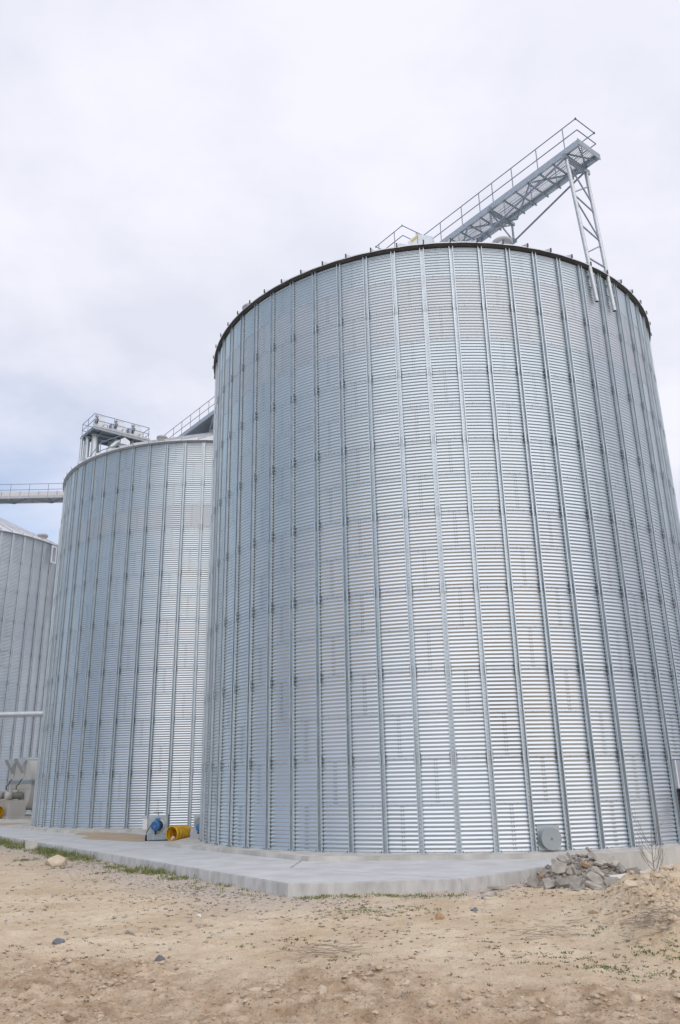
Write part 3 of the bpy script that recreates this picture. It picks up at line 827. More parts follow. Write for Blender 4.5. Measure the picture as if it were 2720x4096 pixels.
# ------------------------------------------------------------------ elevator head platform behind the middle silo
EU = Vector((0.78, 0.63, 0)).normalized()
ep = thing('elevator_platform', 'elevated elevator platform with handrails and three gear motors above the middle silo', 'platform', (-18.09, 53.26, 27.0), math.atan2(EU.y, EU.x))
def eb(name, c, s, material, rot=None, parent=None):
    mb = MB(); mb.box(c, s, rot); return mb.build(name, material, parent or ep)
eb('deck', (2.2, 1.2, -0.03), (4.5, 2.5, 0.05), 'frame')
for y in (0.0, 0.85, 1.6, 2.42): eb('deck_beam', (2.2, y, -0.13), (4.55, 0.10, 0.16), 'frame')
for x in (0.0, 0.75, 2.0, 3.2, 4.4): eb('deck_joist', (x, 1.2, -0.15), (0.09, 2.35, 0.14), 'frame')
eb('fascia', (2.2, -0.04, 0.03), (4.6, 0.02, 0.20), 'eave')
def erail(pts, zlist=(1.03, 0.52)):
    for zz in zlist:
        mb = MB(); mb.path([Vector((x, y, zz)) for x, y in pts], 0.026, 6); mb.build('hand_rail', 'rail', ep)
erail([(0, 2.4), (0, 0), (4.4, 0), (4.4, 2.4)]); erail([(0, 2.4), (4.4, 2.4)])
for x, y in [(0.15, 0), (1.7, 0), (3.1, 0), (4.35, 0), (0, 1.2), (0, 2.35), (4.4, 1.2), (4.4, 2.35), (2.2, 2.4)]:
    mb = MB(); mb.tube((x, y, -0.1), (x, y, 1.03), 0.024, 6); mb.build('rail_post', 'rail', ep)
for i, x in enumerate((0.75, 2.25, 3.65)):
    b_ = eb('elevator_head', (x, 0.95, 0.60), (0.66, 0.75, 1.15), 'hood')
    eb('head_lid', (x + 0.05, 0.95, 1.22), (0.5, 0.6, 0.10), 'eave', None, b_)
    mb = MB(); mb.lathe([(0, 0), (0, 0.11), (0.42, 0.11), (0.42, 0)], (x - 0.42, 0.45, 0.52), (-0.2, -1, 0.35), 10); mb.build('gear_motor', 'motorfin', b_)
    mb = MB(); mb.lathe([(0, 0), (0, 0.13), (0.25, 0.13), (0.25, 0)], (x - 0.42, 0.45, 1.0), (0, 0, 1), 10); mb.build('motor_cowl', 'hood', b_)
    if i: eb('guard_plate', (x - 0.72, 0.7, 0.42), (0.05, 0.5, 0.8), 'frame')
    mb = MB(); mb.lathe([(0, 0.0), (0, 0.2), (0.55, 0.2), (0.55, 0)], (x + 0.32, 0.5, 0.0), (0, 0, 1), 12); mb.build('spout_neck', 'pipe', b_)
for (x, y, r) in ((0.55, 1.05, 0.235), (0.28, 1.75, 0.17), (-0.02, 2.2, 0.10), (0.30, 2.35, 0.10)):
    mb = MB(); mb.tube((x, y, -0.2), (x, y, -27.1), r, 16)
    t_ = mb.build('elevator_leg_pipe', 'pipe', ep)
    for z in (-0.25, -4.5, -9, -13.5): 
        mb = MB(); mb.lathe([(0, r), (0, r + 0.05), (0.07, r + 0.05), (0.07, r)], (x, y, z), (0, 0, 1), 16); mb.build('pipe_collar', 'pipe', t_)
for a_, b_ in [((0.7, 1.8, -0.2), (2.0, 2.1, -2.6)), ((1.0, 1.6, -0.2), (1.5, 2.3, -3.0)), ((2.4, 1.9, -0.2), (2.2, 2.0, -3.0))]:
    mb = MB(); mb.bar(a_, b_, 0.12); mb.build('strut', 'frame', ep)
mb = MB(); mb.path([(2.45, 0.35, -0.45), (1.95, 0.35, -0.70), (1.55, 0.40, -1.20), (1.25, 0.6, -2.6)], 0.20, 14); mb.build('spout_pipe', 'pipe', ep)
mb = MB(); hood_box(mb, (2.50, 0.25, -0.85), 0.36, 0.3, 0.34, 0.20); mb.build('diverter_box', 'hood', ep)
eb('diverter_arm', (3.05, 0.2, -0.95), (0.55, 0.25, 0.22), 'hood')
mb = MB(); mb.path([(2.7, 0.3, -0.9), (2.55, 0.4, -1.5), (2.4, 0.6, -2.4)], 0.17, 12); mb.build('spout_pipe', 'pipe', ep)
mb = MB(); mb.path([(3.0, 0.5, -0.9), (3.3, 0.9, -1.6), (3.35, 1.2, -2.6)], 0.17, 12); mb.build('spout_pipe', 'pipe', ep)
mb = MB(); mb.path([(3.95, 0.5, -0.1), (3.9, 0.5, -0.8), (3.6, 0.6, -2.0)], 0.17, 12); mb.build('spout_pipe', 'pipe', ep)
for x in (3.3, 3.7, 4.1): 
    mb = MB(); mb.bar((x, 0.3, -0.2), (x - 0.6, 0.7, -1.9), 0.10); mb.build('strut', 'frame', ep)
# lattice legs that carry the platform
for x, y in ((4.3, 0.3), (4.3, 2.3)):
    mb = MB(); mb.bar((x, y, -0.2), (x, y, -27.1), 0.14); mb.build('tower_leg', 'frame', ep)
# service rail on the rim of the middle silo, in front of the pipes
rl = thing('roof_guard_rail', 'short guard rail on the rim of the middle silo below the platform', 'handrail', (C2.x, C2.y, H1))
def rim(a, r, z): return Vector((r * math.sin(a), -r * math.cos(a), z))
fa = math.atan2(-C2.x, C2.y)
gr = [rim(fa - 1.32, R - 0.15, 0.0), rim(fa - 1.02, R - 1.1, 1.75), rim(fa - 0.72, R - 0.9, 1.40)]
for dz, nm in ((0.0, 'top_rail'), (-0.5, 'mid_rail')):
    mb = MB(); mb.path([g + Vector((0, 0, dz)) for g in gr], 0.024, 6); mb.build(nm, 'rail', rl)
for t in (0.35, 0.7, 1.0):
    q = gr[0].lerp(gr[1], t); mb = MB(); mb.tube(q + Vector((0, 0, -1.1)), q, 0.022, 6); mb.build('rail_post', 'rail', rl)

# ------------------------------------------------------------------ conveyor bridge on the left
BY = 63.5
k_ = BY / 57.0
bz = lambda z: (z - HC) * k_ + HC
br = thing('conveyor_bridge', 'white enclosed conveyor bridge with walkway crossing the sky at the left', 'conveyor', (-34.0, BY, bz(22.80)))
bx0, bx1 = -6.0, 14.0
def bb(name, c, s, material): 
    mb = MB(); mb.box(c, s); return mb.build(name, material, br)
bl = bx1 - bx0; bc = (bx0 + bx1) / 2
bb('side_channel', (bc, 0, 0.11), (bl, 0.03, 0.23), 'eave')
bb('side_channel', (bc, 1.15, 0.11), (bl, 0.03, 0.23), 'frame')
bb('walk_deck', (bc, 0.57, 0.02), (bl, 1.1, 0.03), 'frame')
bb('conveyor_casing', (bc, 1.55, 0.62), (bl, 0.7, 0.85), 'white')
for x in np.arange(bx0 + 0.4, bx1, 1.62):
    mb = MB(); mb.tube((x, 0, 0.0), (x, 0, 1.29), 0.022, 6); mb.build('rail_post', 'rail', br)
    bb('deck_joist', (x, 0.57, -0.03), (0.07, 1.2, 0.08), 'frame')
    bb('casing_flange', (x + 0.35, 1.18, 0.62), (0.06, 0.05, 0.90), 'eave')
for z in (1.29, 0.77):
    mb = MB(); mb.tube((bx0, 0, z), (bx1, 0, z), 0.024, 6); mb.build('hand_rail', 'rail', br)
for i, x in enumerate(np.arange(bx0 + 0.4, bx1 - 3, 3.24)):
    for y in (0.1,):
        mb = MB(); mb.bar((x, 0.05, -0.06), (x + 1.62, 1.1, -0.10), 0.06); mb.build('wind_brace', 'frame', br)
        mb = MB(); mb.bar((x + 3.24, 0.05, -0.06), (x + 1.62, 1.1, -0.10), 0.06); mb.build('wind_brace', 'frame', br)

# rim bracket and ladder top on the far silo
lt = thing('rim_ladder', 'ladder cage top on the rim of the farthest silo', 'ladder', (C3.x, C3.y, H3))
aL = T3 + 5.55 * DA
for da in (0.0, 0.05):
    mb = MB(); q = rim(aL + da, R + 0.22, 0); mb.tube(q + Vector((0, 0, -6)), q + Vector((0, 0, 1.5)), 0.03, 6); mb.build('ladder_stile', 'eave', lt)
for z in (-0.6, -0.3, 0, 0.3, 0.6, 0.9, 1.2, 1.45):
    mb = MB(); mb.tube(rim(aL, R + 0.22, z), rim(aL + 0.05, R + 0.22, z), 0.02, 6); mb.build('rung', 'eave', lt)
fr_ = thing('rim_bracket', 'pale rectangular bracket frame hanging at the far silo eave', 'bracket', (C3.x, C3.y, H3))
aB = T3 + 5.0 * DA
mb = MB()
oB = Vector((math.sin(aB), -math.cos(aB), 0)); tB = Vector((math.cos(aB), math.sin(aB), 0)); rotB = Matrix((tB, oB, Vector((0, 0, 1)))).transposed()
for sx in (-0.25, 0.25): mb.box(oB * (R + 0.25) + tB * sx + Vector((0, 0, -0.85)), (0.12, 0.10, 1.4), rotB)
for z in (-0.2, -1.5): mb.box(oB * (R + 0.25) + Vector((0, 0, z)), (0.38, 0.09, 0.12), rotB)
mb.build('bracket_frame', 'hood', fr_)

# pipe between the middle and the far silo
pp = thing('transfer_pipe', 'grey horizontal pipe crossing in front of the farthest silo', 'pipe', (-20.0, 41.5, 5.36))
mb = MB(); mb.tube((-9.0, 1.5, 0.05), (5.0, 0, -0.06), 0.145, 18); mb.build('pipe_run', 'pipe', pp)
mb = MB(); mb.lathe([(0, 0.145), (0, 0.19), (0.06, 0.19), (0.06, 0.145)], (2.2, 0.3, -0.03), (14, -1.5, -.11), 18); mb.build('pipe_flange', 'pipe', pp)
mb = MB(); mb.path([(1.55, 0.3, -0.12), (1.0, 0.35, -0.35), (0.75, 0.35, -0.9), (0.72, 0.35, -5.3)], 0.045, 8); mb.build('pipe_prop', 'bolt', pp)

# ------------------------------------------------------------------ beige centrifugal fans at the left
fb = tag(slab('fan_plinth', [(-27, 49.6), (-17.6, 50.6), (-17.6, 57.5), (-27, 57.5)], -0.62, -0.005, 'conc2', None, 0.02), 'low concrete plinth under the two beige fans', 'plinth')
FA = Vector((-0.80, -0.60, 0)); FB = Vector((0.60, -0.80, 0))
def fan(loc, label):
    t = thing('centrifugal_fan', label, 'fan', loc, 0, 'beige centrifugal fans')
    P = lambda a, b, z: FA * a + FB * b + Vector((0, 0, z))
    # scroll side outline in (b, z)
    outline = []
    for k in range(0, 26):
        q = math.radians(-100 + k * 10)
        r = 1.36 + 0.30 * (k / 25)
        outline.append((r * math.cos(q) * 0.95, 1.80 + r * math.sin(q)))
    outline = [q for q in outline if q[1] > 0.22]
    hw = 0.52
    def prism(name, pts, a0, a1, material, parent):
        n = len(pts); mb = MB()
        mb.add([P(a0, b, z) for b, z in pts] + [P(a1, b, z) for b, z in pts], [list(range(n)), list(range(n, 2 * n))[::-1]])
        mb.add([P(a0, b, z) for b, z in pts] + [P(a1, b, z) for b, z in pts], [(i, n + i, n + (i + 1) % n, (i + 1) % n) for i in range(n)])
        return mb.build(name, material, parent)
    sc_ = prism('scroll_housing', outline, -hw, hw, 'beige', t)
    # outlet horn: a flared hood rising towards the silo
    prism('outlet_horn', [(-0.10, 2.55), (0.15, 3.42), (-0.30, 3.55), (-2.2, 3.55)], -hw, hw, 'cartgrey', t)
    prism('horn_lip', [(-0.10, 2.55), (-2.2, 3.55), (-2.95, 3.55), (-0.80, 2.55)], -hw + 0.1, hw + 0.012, 'lipgrey', t)
    prism('throat_plate', [(-1.35, 2.20), (-0.55, 2.20), (-0.10, 2.55), (-0.62, 2.62), (-1.1, 2.5)], hw - 0.1, hw + 0.02, 'beige', t)
    prism('belt_rail', [(-1.5, 2.02), (1.5, 2.02), (1.5, 2.20), (-1.5, 2.20)], hw - 0.02, hw + 0.05, 'frame', t)
    prism('rim_band', [(1.30, 2.02), (1.66, 2.02), (1.66, 2.20), (1.30, 2.20)], -hw, hw + 0.05, 'frame', t)
    prism('seam_strip', [(-1.0, 1.68), (1.2, 1.68), (1.2, 1.71), (-1.0, 1.71)], hw, hw + 0.02, 'fanrust', t)
    # motor pedestal
    prism('pedestal', [(-0.75, 0.1), (0.75, 0.1), (0.75, 1.02), (-0.75, 1.02)], hw, hw + 0.85, 'beige', t)
    for b_ in (-0.72, 0.72):
        prism('pedestal_rib', [(b_ - 0.05, 0.1), (b_ + 0.05, 0.1), (b_ + 0.05, 1.02), (b_ - 0.05, 1.02)], hw + 0.85, hw + 1.05, 'beige', t)
    prism('base_frame', [(-1.1, 0.0), (1.1, 0.0), (1.1, 0.12), (-1.1, 0.12)], -hw, hw + 1.05, 'beige', t)
    mb = MB(); ctr = P(hw + 0.12, 0, 1.30)
    mb.lathe([(0, 0), (0, 0.24), (0.06, 0.24), (0.06, 0.20), (0.66, 0.20)], ctr, FA, 18); mt = mb.build('motor', 'motorfin', t)
    mb = MB(); mb.lathe([(0.60, 0.20), (0.60, 0.25), (0.92, 0.25), (0.95, 0.22), (0.95, 0)], ctr, FA, 18); mb.build('motor_cowl', 'beige', mt)
    mb = MB(); mb.box(ctr + FA * 0.35 + Vector((0, 0, 0.26)), (0.26, 0.22, 0.14)); mb.build('terminal_box', 'beige', mt)
    mb = MB(); q = ctr + FA * 0.35 + Vector((0, 0, 0.33)); mb.path([q, q + FA * 0.02 + Vector((0, 0, 0.22)), q + FA * -0.12 + Vector((0, 0, 0.34)), q + FA * -0.28 + Vector((0, 0, 0.65))], 0.028, 6); mb.build('motor_cable', 'black', mt)
    return t
f1 = fan((-19.55, 52.2, 0), 'beige centrifugal fan with motor, half hidden by the middle silo')
f2 = fan((-21.15, 54.6, 0), 'second beige centrifugal fan, farther left and cut by the photo edge')
# crumpled yellow duct end at the left edge
def yellow_duct(name, label, base, ax, length, r, squash=1.0, n=26):
    d = Vector(ax).normalized()
    t = thing(name, label, 'duct', base)
    prof = []
    nrib = 5; stp = 8
    for k in range(nrib * stp + 1):
        x = k / (nrib * stp)
        prof.append((x * length, r * (0.90 + 0.10 * abs(math.sin(PI * nrib * x)) ** 0.6)))
    inner = [(x, rr - 0.012) for x, rr in prof[::-1]]
    mb = MB(); mb.lathe(prof + inner, (0, 0, 0), d, n)
    for i, v in enumerate(mb.v):
        vv = Vector(v); w = 1 + 0.05 * math.sin(vv.x * 21 + vv.z * 17)
        mb.v[i] = (vv.x * w, vv.y * w, vv.z * squash)
    mb.build('duct_wall', 'yellow', t)
    mb = MB(); mb.lathe([(-0.012, r * 0.93), (-0.012, r * 1.03), (0.02, r * 1.03), (0.02, r * 0.93), (-0.012, r * 0.93)], (0, 0, 0), d, n)
    for i, v in enumerate(mb.v): mb.v[i] = (v[0], v[1], v[2] * squash)
    mb.build('end_ring', 'yellow', t)
    for k in range(1, nrib):
        mb = MB(); x = length * k / nrib
        mb.lathe([(x - 0.008, r * 0.90), (x - 0.006, r * 0.925), (x + 0.006, r * 0.925), (x + 0.008, r * 0.90)], (0, 0, 0), d, n)
        for i, v in enumerate(mb.v): mb.v[i] = (v[0], v[1], v[2] * squash)
        mb.build('wire_hoop', 'motorfin', t)
    return t
yellow_duct('flexible_duct', 'small crumpled yellow duct end beside the fans at the left edge', (-21.05, 51.15, 0.36), (-1, 0.35, 0), 1.5, 0.36, 0.95)

# ------------------------------------------------------------------ fan cart with blue motor, yellow duct, rag
ct = thing('fan_cart', 'grey wheeled fan cart with blue electric motor in front of the middle silo', 'fan cart', (-6.70, 30.05, SLAB_Z), math.radians(6))
def cb(name, c, s, material, parent=None, rot=None):
    bm_ = MB(); bm_.box(c, s, rot); return bm_.build(name, material, parent or ct)
cb('fan_housing', (0, 0.16, 0.53), (0.66, 0.34, 0.60), 'cartgrey')
cb('housing_flange', (0.345, 0.16, 0.55), (0.05, 0.40, 0.62), 'frame')
cb('housing_seam', (0, -0.013, 0.50), (0.62, 0.008, 0.012), 'frame')
cb('housing_seam', (0.04, -0.013, 0.53), (0.012, 0.008, 0.58), 'frame')
cb('inlet_box', (-0.42, 0.10, 0.56), (0.16, 0.30, 0.36), 'white')
cb('inlet_bracket', (-0.46, 0.10, 0.785), (0.22, 0.32, 0.08), 'cartgrey')
cb('base_tray', (0.02, 0.10, 0.14), (0.68, 0.46, 0.20), 'frame')
cb('lifting_eye', (0.02, 0.1, 0.88), (0.02, 0.02, 0.12), 'bolt'); cb('handle_bar', (0.0, 0.1, 0.93), (0.34, 0.02, 0.02), 'bolt')
for x in (-0.36, 0.40):
    mb = MB(); mb.lathe([(-0.03, 0.0), (-0.03, 0.085), (-0.02, 0.10), (0.02, 0.10), (0.03, 0.085), (0.03, 0)], (x, -0.02, 0.10), (1, 0, 0), 18); mb.build('wheel', 'black', ct)
cb('front_caster', (-0.03, -0.16, 0.28), (0.05, 0.09, 0.12), 'black')
max_ = Vector((-0.28, -1, 0.02))
mb = MB(); mb.lathe([(0, 0.21), (0.02, 0.21), (0.02, 0.0)], (0.06, -0.01, 0.50), max_, 22); mb.build('motor_plate', 'hood', ct)
mb = MB(); mb.lathe([(0.02, 0.17), (0.20, 0.175), (0.20, 0.15)], (0.06, -0.01, 0.50), max_, 22); mo = mb.build('motor_body', 'darkblue', ct)
mb = MB(); mb.lathe([(0.18, 0.150), (0.18, 0.160), (0.36, 0.160), (0.385, 0.145), (0.385, 0.06), (0.375, 0.05), (0.375, 0)], (0.06, -0.01, 0.50), max_, 22); mb.build('motor_cowl', 'blue', mo)
for k in range(3):
    mb = MB(); r_ = 0.125 - 0.03 * k
    mb.lathe([(0.386, r_), (0.390, r_), (0.390, r_ - 0.008), (0.386, r_ - 0.008)], (0.06, -0.01, 0.50), max_, 22); mb.build('grille_ring', 'darkblue', mo)
cb('terminal_box', (0.03, -0.14, 0.70), (0.16, 0.12, 0.09), 'blue', mo)
mb = MB(); mb.path([(-0.02, -0.18, 0.68), (-0.14, -0.2, 0.62), (-0.24, -0.18, 0.45), (-0.33, -0.16, 0.30), (-0.36, -0.1, 0.22)], 0.014, 6); mb.build('motor_cable', 'black', ct)
mb = MB()
yd = yellow_duct('flexible_duct', 'yellow ribbed flexible duct lying on its side beside the fan cart', (-6.05, 29.5, 0.137), (0.42, 0.85, 0.0), 0.78, 0.247, 1.0)
# rag in the mouth of the duct
bm = bmesh.new(); bmesh.ops.create_icosphere(bm, subdivisions=2, radius=0.09)
for v in bm.verts:
    v.co = Vector((v.co.x * 0.75, v.co.y * 1.0, v.co.z * 0.9)) * (1 + 0.35 * (random.random() - 0.5)); v.co.x += v.co.z * 0.35
me = bpy.data.meshes.new('rag'); bm.to_mesh(me); bm.free()
tag(obj('rag', me, 'rag', None, (-6.02, 29.53, -0.015)), 'crumpled pale rag in the mouth of the yellow duct', 'rag')
# half hidden blue motor by the plinth gap
bmt = thing('electric_motor', 'blue motor mostly hidden behind the left edge of the nearest silo', 'motor', (-5.72, 33.9, SLAB_Z))
mb = MB(); mb.lathe([(0, 0), (0, 0.16), (0.28, 0.16), (0.28, 0)], (0, 0, 0.20), (-0.4, -1, 0.1), 18); mb.build('motor_body', 'blue', bmt)
mb = MB(); mb.lathe([(-0.22, 0), (-0.22, 0.19), (0.0, 0.19), (0.0, 0)], (0, 0, 0.16), (-0.4, -1, 0.1), 18); mb.build('motor_flange', 'darkblue', bmt)
mb = MB(); mb.box((0, 0, 0.03), (0.4, 0.4, 0.06)); mb.build('motor_base', 'bolt', bmt)

# ------------------------------------------------------------------ stones, blocks, rubble
def rock(name, loc, size, material, seed, flat=0.7, sub=3, rough=0.28):
    rs = random.Random(seed)
    bm = bmesh.new(); bmesh.ops.create_icosphere(bm, subdivisions=sub, radius=1)
    cuts = [(Vector((rs.uniform(-1, 1), rs.uniform(-1, 1), rs.uniform(-0.4, 1))).normalized(), rs.uniform(0.55, 0.85)) for _ in range(9)]
    for v in bm.verts:
        for n_, d_ in cuts:
            e = v.co.dot(n_) - d_
            if e > 0: v.co -= n_ * e
        v.co *= 1 + rough * 0.25 * (rs.random() - 0.5)
        v.co = Vector((v.co.x * size[0], v.co.y * size[1], v.co.z * size[2]))
    me = bpy.data.meshes.new(name); bm.to_mesh(me); bm.free()
    o = obj(name, me, material, None, loc, rs.uniform(0, 6)); return o
tag(rock('boulder', (-8.10, 23.9, gz(-8.1, 23.9) + 0.10), (0.40, 0.30, 0.19), 'stonet', 5), 'tan rough boulder on the gravel left of the slab', 'boulder')
tag(rock('stone', (-4.08, 12.44, gz(-4.08, 12.44) + 0.02), (0.12, 0.09, 0.055), 'stoneg', 8), 'flat grey stone on the sand at the left', 'stone')
tag(rock('stone', (-2.37, 11.15, gz(-2.37, 11.15) + 0.02), (0.072, 0.06, 0.06), 'stoneg', 9), 'small pointed grey stone on the sand below the slab corner', 'stone')
tag(rock('stone', (2.15, 14.9, gz(2.15, 14.9) + 0.02), (0.10, 0.07, 0.04), 'stoneg', 10), 'low grey stone on the sand left of the spoil heap', 'stone')
tag(rock('stone', (-2.48, 14.59, gz(-2.48, 14.59) + 0.015), (0.045, 0.04, 0.03), 'chunkw', 11), 'tiny white stone on the open sand left of centre', 'stone')
tag(rock('stone', (5.52, 15.35, gz(5.52, 15.35) + 0.03), (0.055, 0.05, 0.045), 'chunkw', 12), 'white pebble on top of the spoil heap', 'stone')
tag(rock('clod', (1.45, 14.0, gz(1.45, 14.0) + 0.03), (0.11, 0.09, 0.08), 'chunko', 13), 'brown earth clod on the sand right of centre', 'clod')
blk = slab('concrete_block', [(-0.2, -0.12), (0.2, -0.12), (0.2, 0.12), (-0.2, 0.12)], 0, 0.24, 'conc2', None, 0.01)
blk.location = (-11.05, 29.9, gz(-11.05, 29.9) - 0.01); blk.rotation_euler = (0, 0, 0.4)
tag(blk, 'small grey concrete block in the grass by the slab edge', 'block')

def rub_h(x, y):
    d = math.hypot((x - 5.05) / 1.15, (y - 18.55) / 1.05)
    return 0.50 * max(0.0, 1 - d) ** 0.9 if d < 1 else 0.0
# soil core of the rubble heap
mb = MB(); nn = 56; vs = []; fs = []
for j in range(nn + 1):
    for i in range(nn + 1):
        x = 3.55 + 3.0 * i / nn; y = 17.2 + 2.5 * j / nn
        h = rub_h(x, y)
        nz = float(fbm(np.array([x * 6]), np.array([y * 6]), 4, 200)[0]) - 0.5
        z = gz(x, y) + h + (0.16 * nz * min(1, h * 6)) - (0.05 if h < 0.02 else 0)
        vs.append((x, y, z))
for j in range(nn):
    for i in range(nn): fs.append((j * (nn + 1) + i, j * (nn + 1) + i + 1, (j + 1) * (nn + 1) + i + 1, (j + 1) * (nn + 1) + i))
mb.add(vs, fs, True)
stuff(mb.build('rubble_soil', 'rsoil'), 'brown soil and fine debris forming the core of the rubble heap', 'soil')
def chunk_mesh(rs, L_, W_, T_):
    bm = bmesh.new()
    n = rs.randint(4, 6); T_ *= 0.62; L_ *= 1.06
    pts = []
    for k in range(n):
        q = 2 * PI * (k + rs.uniform(-0.3, 0.3)) / n; r = rs.uniform(0.72, 1.0)
        pts.append((L_ * r * math.cos(q), W_ * r * math.sin(q)))
    for z in (-T_, T_):
        for x, y in pts: bm.verts.new((x * rs.uniform(0.92, 1.05), y * rs.uniform(0.92, 1.05), z * rs.uniform(0.8, 1.1)))
    r = bmesh.ops.convex_hull(bm, input=bm.verts)
    bmesh.ops.delete(bm, geom=[g for g in r['geom_interior'] if isinstance(g, bmesh.types.BMVert)], context='VERTS')
    bmesh.ops.bevel(bm, geom=list(bm.edges), offset=0.006, segments=1, affect='EDGES')
    me = bpy.data.meshes.new('concrete_chunk'); bm.to_mesh(me); bm.free(); return me
rs = random.Random(21)
def chunk(x, y, dz, L_, W_, T_, rx, ry, rz, material='chunk', label=None, cat='concrete chunk', group='grey concrete pieces of the rubble heap', name='concrete_chunk'):
    me = chunk_mesh(rs, L_, W_, T_)
    o = obj(name, me, material, None, (x, y, gz(x, y) + rub_h(x, y) + dz)); o.rotation_euler = (rx, ry, rz)
    tag(o, label or 'broken grey concrete piece lying in the rubble heap', cat, None if label else group)
    return o
big = [(3.72, 17.55, .09, .17, .17, .05, 1.25, .1, .5), (3.98, 17.22, .08, .16, .15, .09, .9, .3, -.2), (4.22, 17.12, .10, .15, .14, .10, .6, -.3, .6), (4.02, 17.75, .16, .20, .14, .045, 1.0, .5, 1.2),
       (4.52, 17.42, .06, .17, .15, .05, .95, .15, .2), (4.48, 17.15, .10, .22, .17, .05, .9, -.2, -.4), (4.86, 17.10, .05, .24, .13, .05, .35, .25, .3), (4.98, 17.45, .10, .24, .20, .07, .9, .2, .4),
       (5.30, 17.35, .07, .22, .18, .06, 1.0, -.15, -.3), (5.12, 17.72, .12, .22, .17, .07, .75, .1, .9), (4.66, 17.75, .14, .22, .05, .06, .3, 1.0, .9), (4.40, 18.0, .17, .22, .17, .04, 1.1, -.4, .3),
       (5.45, 17.75, .05, .22, .09, .05, .3, .3, -.2), (5.72, 18.0, .12, .14, .24, .06, .5, .7, .2), (5.85, 17.75, .10, .12, .22, .05, .7, .5, -.6), (5.98, 18.15, .14, .24, .2, .06, .9, .6, -.3),
       (6.15, 17.95, .06, .22, .16, .05, .9, -.3, .5), (5.62, 18.30, .16, .22, .16, .05, .7, -.2, .8), (5.42, 18.25, .10, .20, .12, .05, .6, .2, -.4), (5.05, 18.9, .06, .17, .08, .06, .25, .35, .3),
       (5.42, 18.75, .10, .34, .07, .05, .2, .85, -.15), (4.62, 18.55, .08, .13, .12, .04, .9, .3, .2), (4.42, 18.4, .10, .14, .12, .04, 1.2, -.2, .9), (4.74, 18.25, .12, .22, .06, .05, .5, .9, .5),
       (4.40, 16.65, .03, .22, .20, .025, .55, .35, .4), (5.20, 16.95, .0, .24, .10, .04, .15, .1, .2), (3.02, 17.25, .03, .30, .11, .04, .05, .08, .45), (5.9, 17.45, .05, .13, .10, .05, .9, .4, .1), (5.25, 18.05, .1, .2, .1, .05, .5, .1, .5)]
big_labels = {0: 'upright grey slab piece at the left end of the rubble heap', 3: 'pointed grey piece leaning above the left end of the rubble heap', 19: 'grey piece lying on the very top of the rubble heap', 20: 'long thin grey slab sliding down the right of the heap top', 24: 'thin flat grey plate lying in front of the rubble heap', 26: 'flat grey slab piece lying apart on the gravel left of the heap', 16: 'grey slab piece at the right end of the rubble heap', 7: 'largest tilted grey slab in the front of the rubble heap'}
for q, b_ in enumerate(big): chunk(*b_, label=big_labels.get(q))
for k in range(120):
    a = rs.uniform(0, 2 * PI); r = math.sqrt(rs.random()) * 1.12
    x = 5.0 + 1.15 * r * math.cos(a); y = 18.3 + 1.05 * r * math.sin(a) - 0.15
    if edge_dist(np.array([x]), np.array([y]))[0] < 0.12: continue
    s_ = rs.uniform(0.035, 0.10)
    chunk(x, y, 0.04, s_ * 1.3, s_, s_ * rs.uniform(0.3, 0.6), rs.uniform(0, 1.4), rs.uniform(-.8, .8), rs.uniform(0, 6))
chunk(5.48, 17.42, 0.16, 0.26, 0.17, 0.05, 0.75, 0.3, -0.5, 'chunkw', 'large white plaster slab piece on the right of the rubble heap', 'plaster piece', None, 'plaster_piece')
chunk(4.96, 18.02, 0.08, 0.11, 0.09, 0.07, 0.4, 0.2, 0.4, 'chunko', 'orange brick lump in the middle of the rubble heap', 'brick', None, 'brick_lump')
chunk(3.92, 17.55, 0.20, 0.08, 0.07, 0.05, 0.4, 0.2, 1.4, 'chunko', 'orange brick lump at the left of the rubble heap', 'brick', None, 'brick_lump')
chunk(5.62, 17.12, 0.03, 0.10, 0.06, 0.04, 0.3, 0.1, 0.1, 'black', 'black tarred fragment at the right foot of the rubble heap', 'fragment', None, 'tar_fragment')

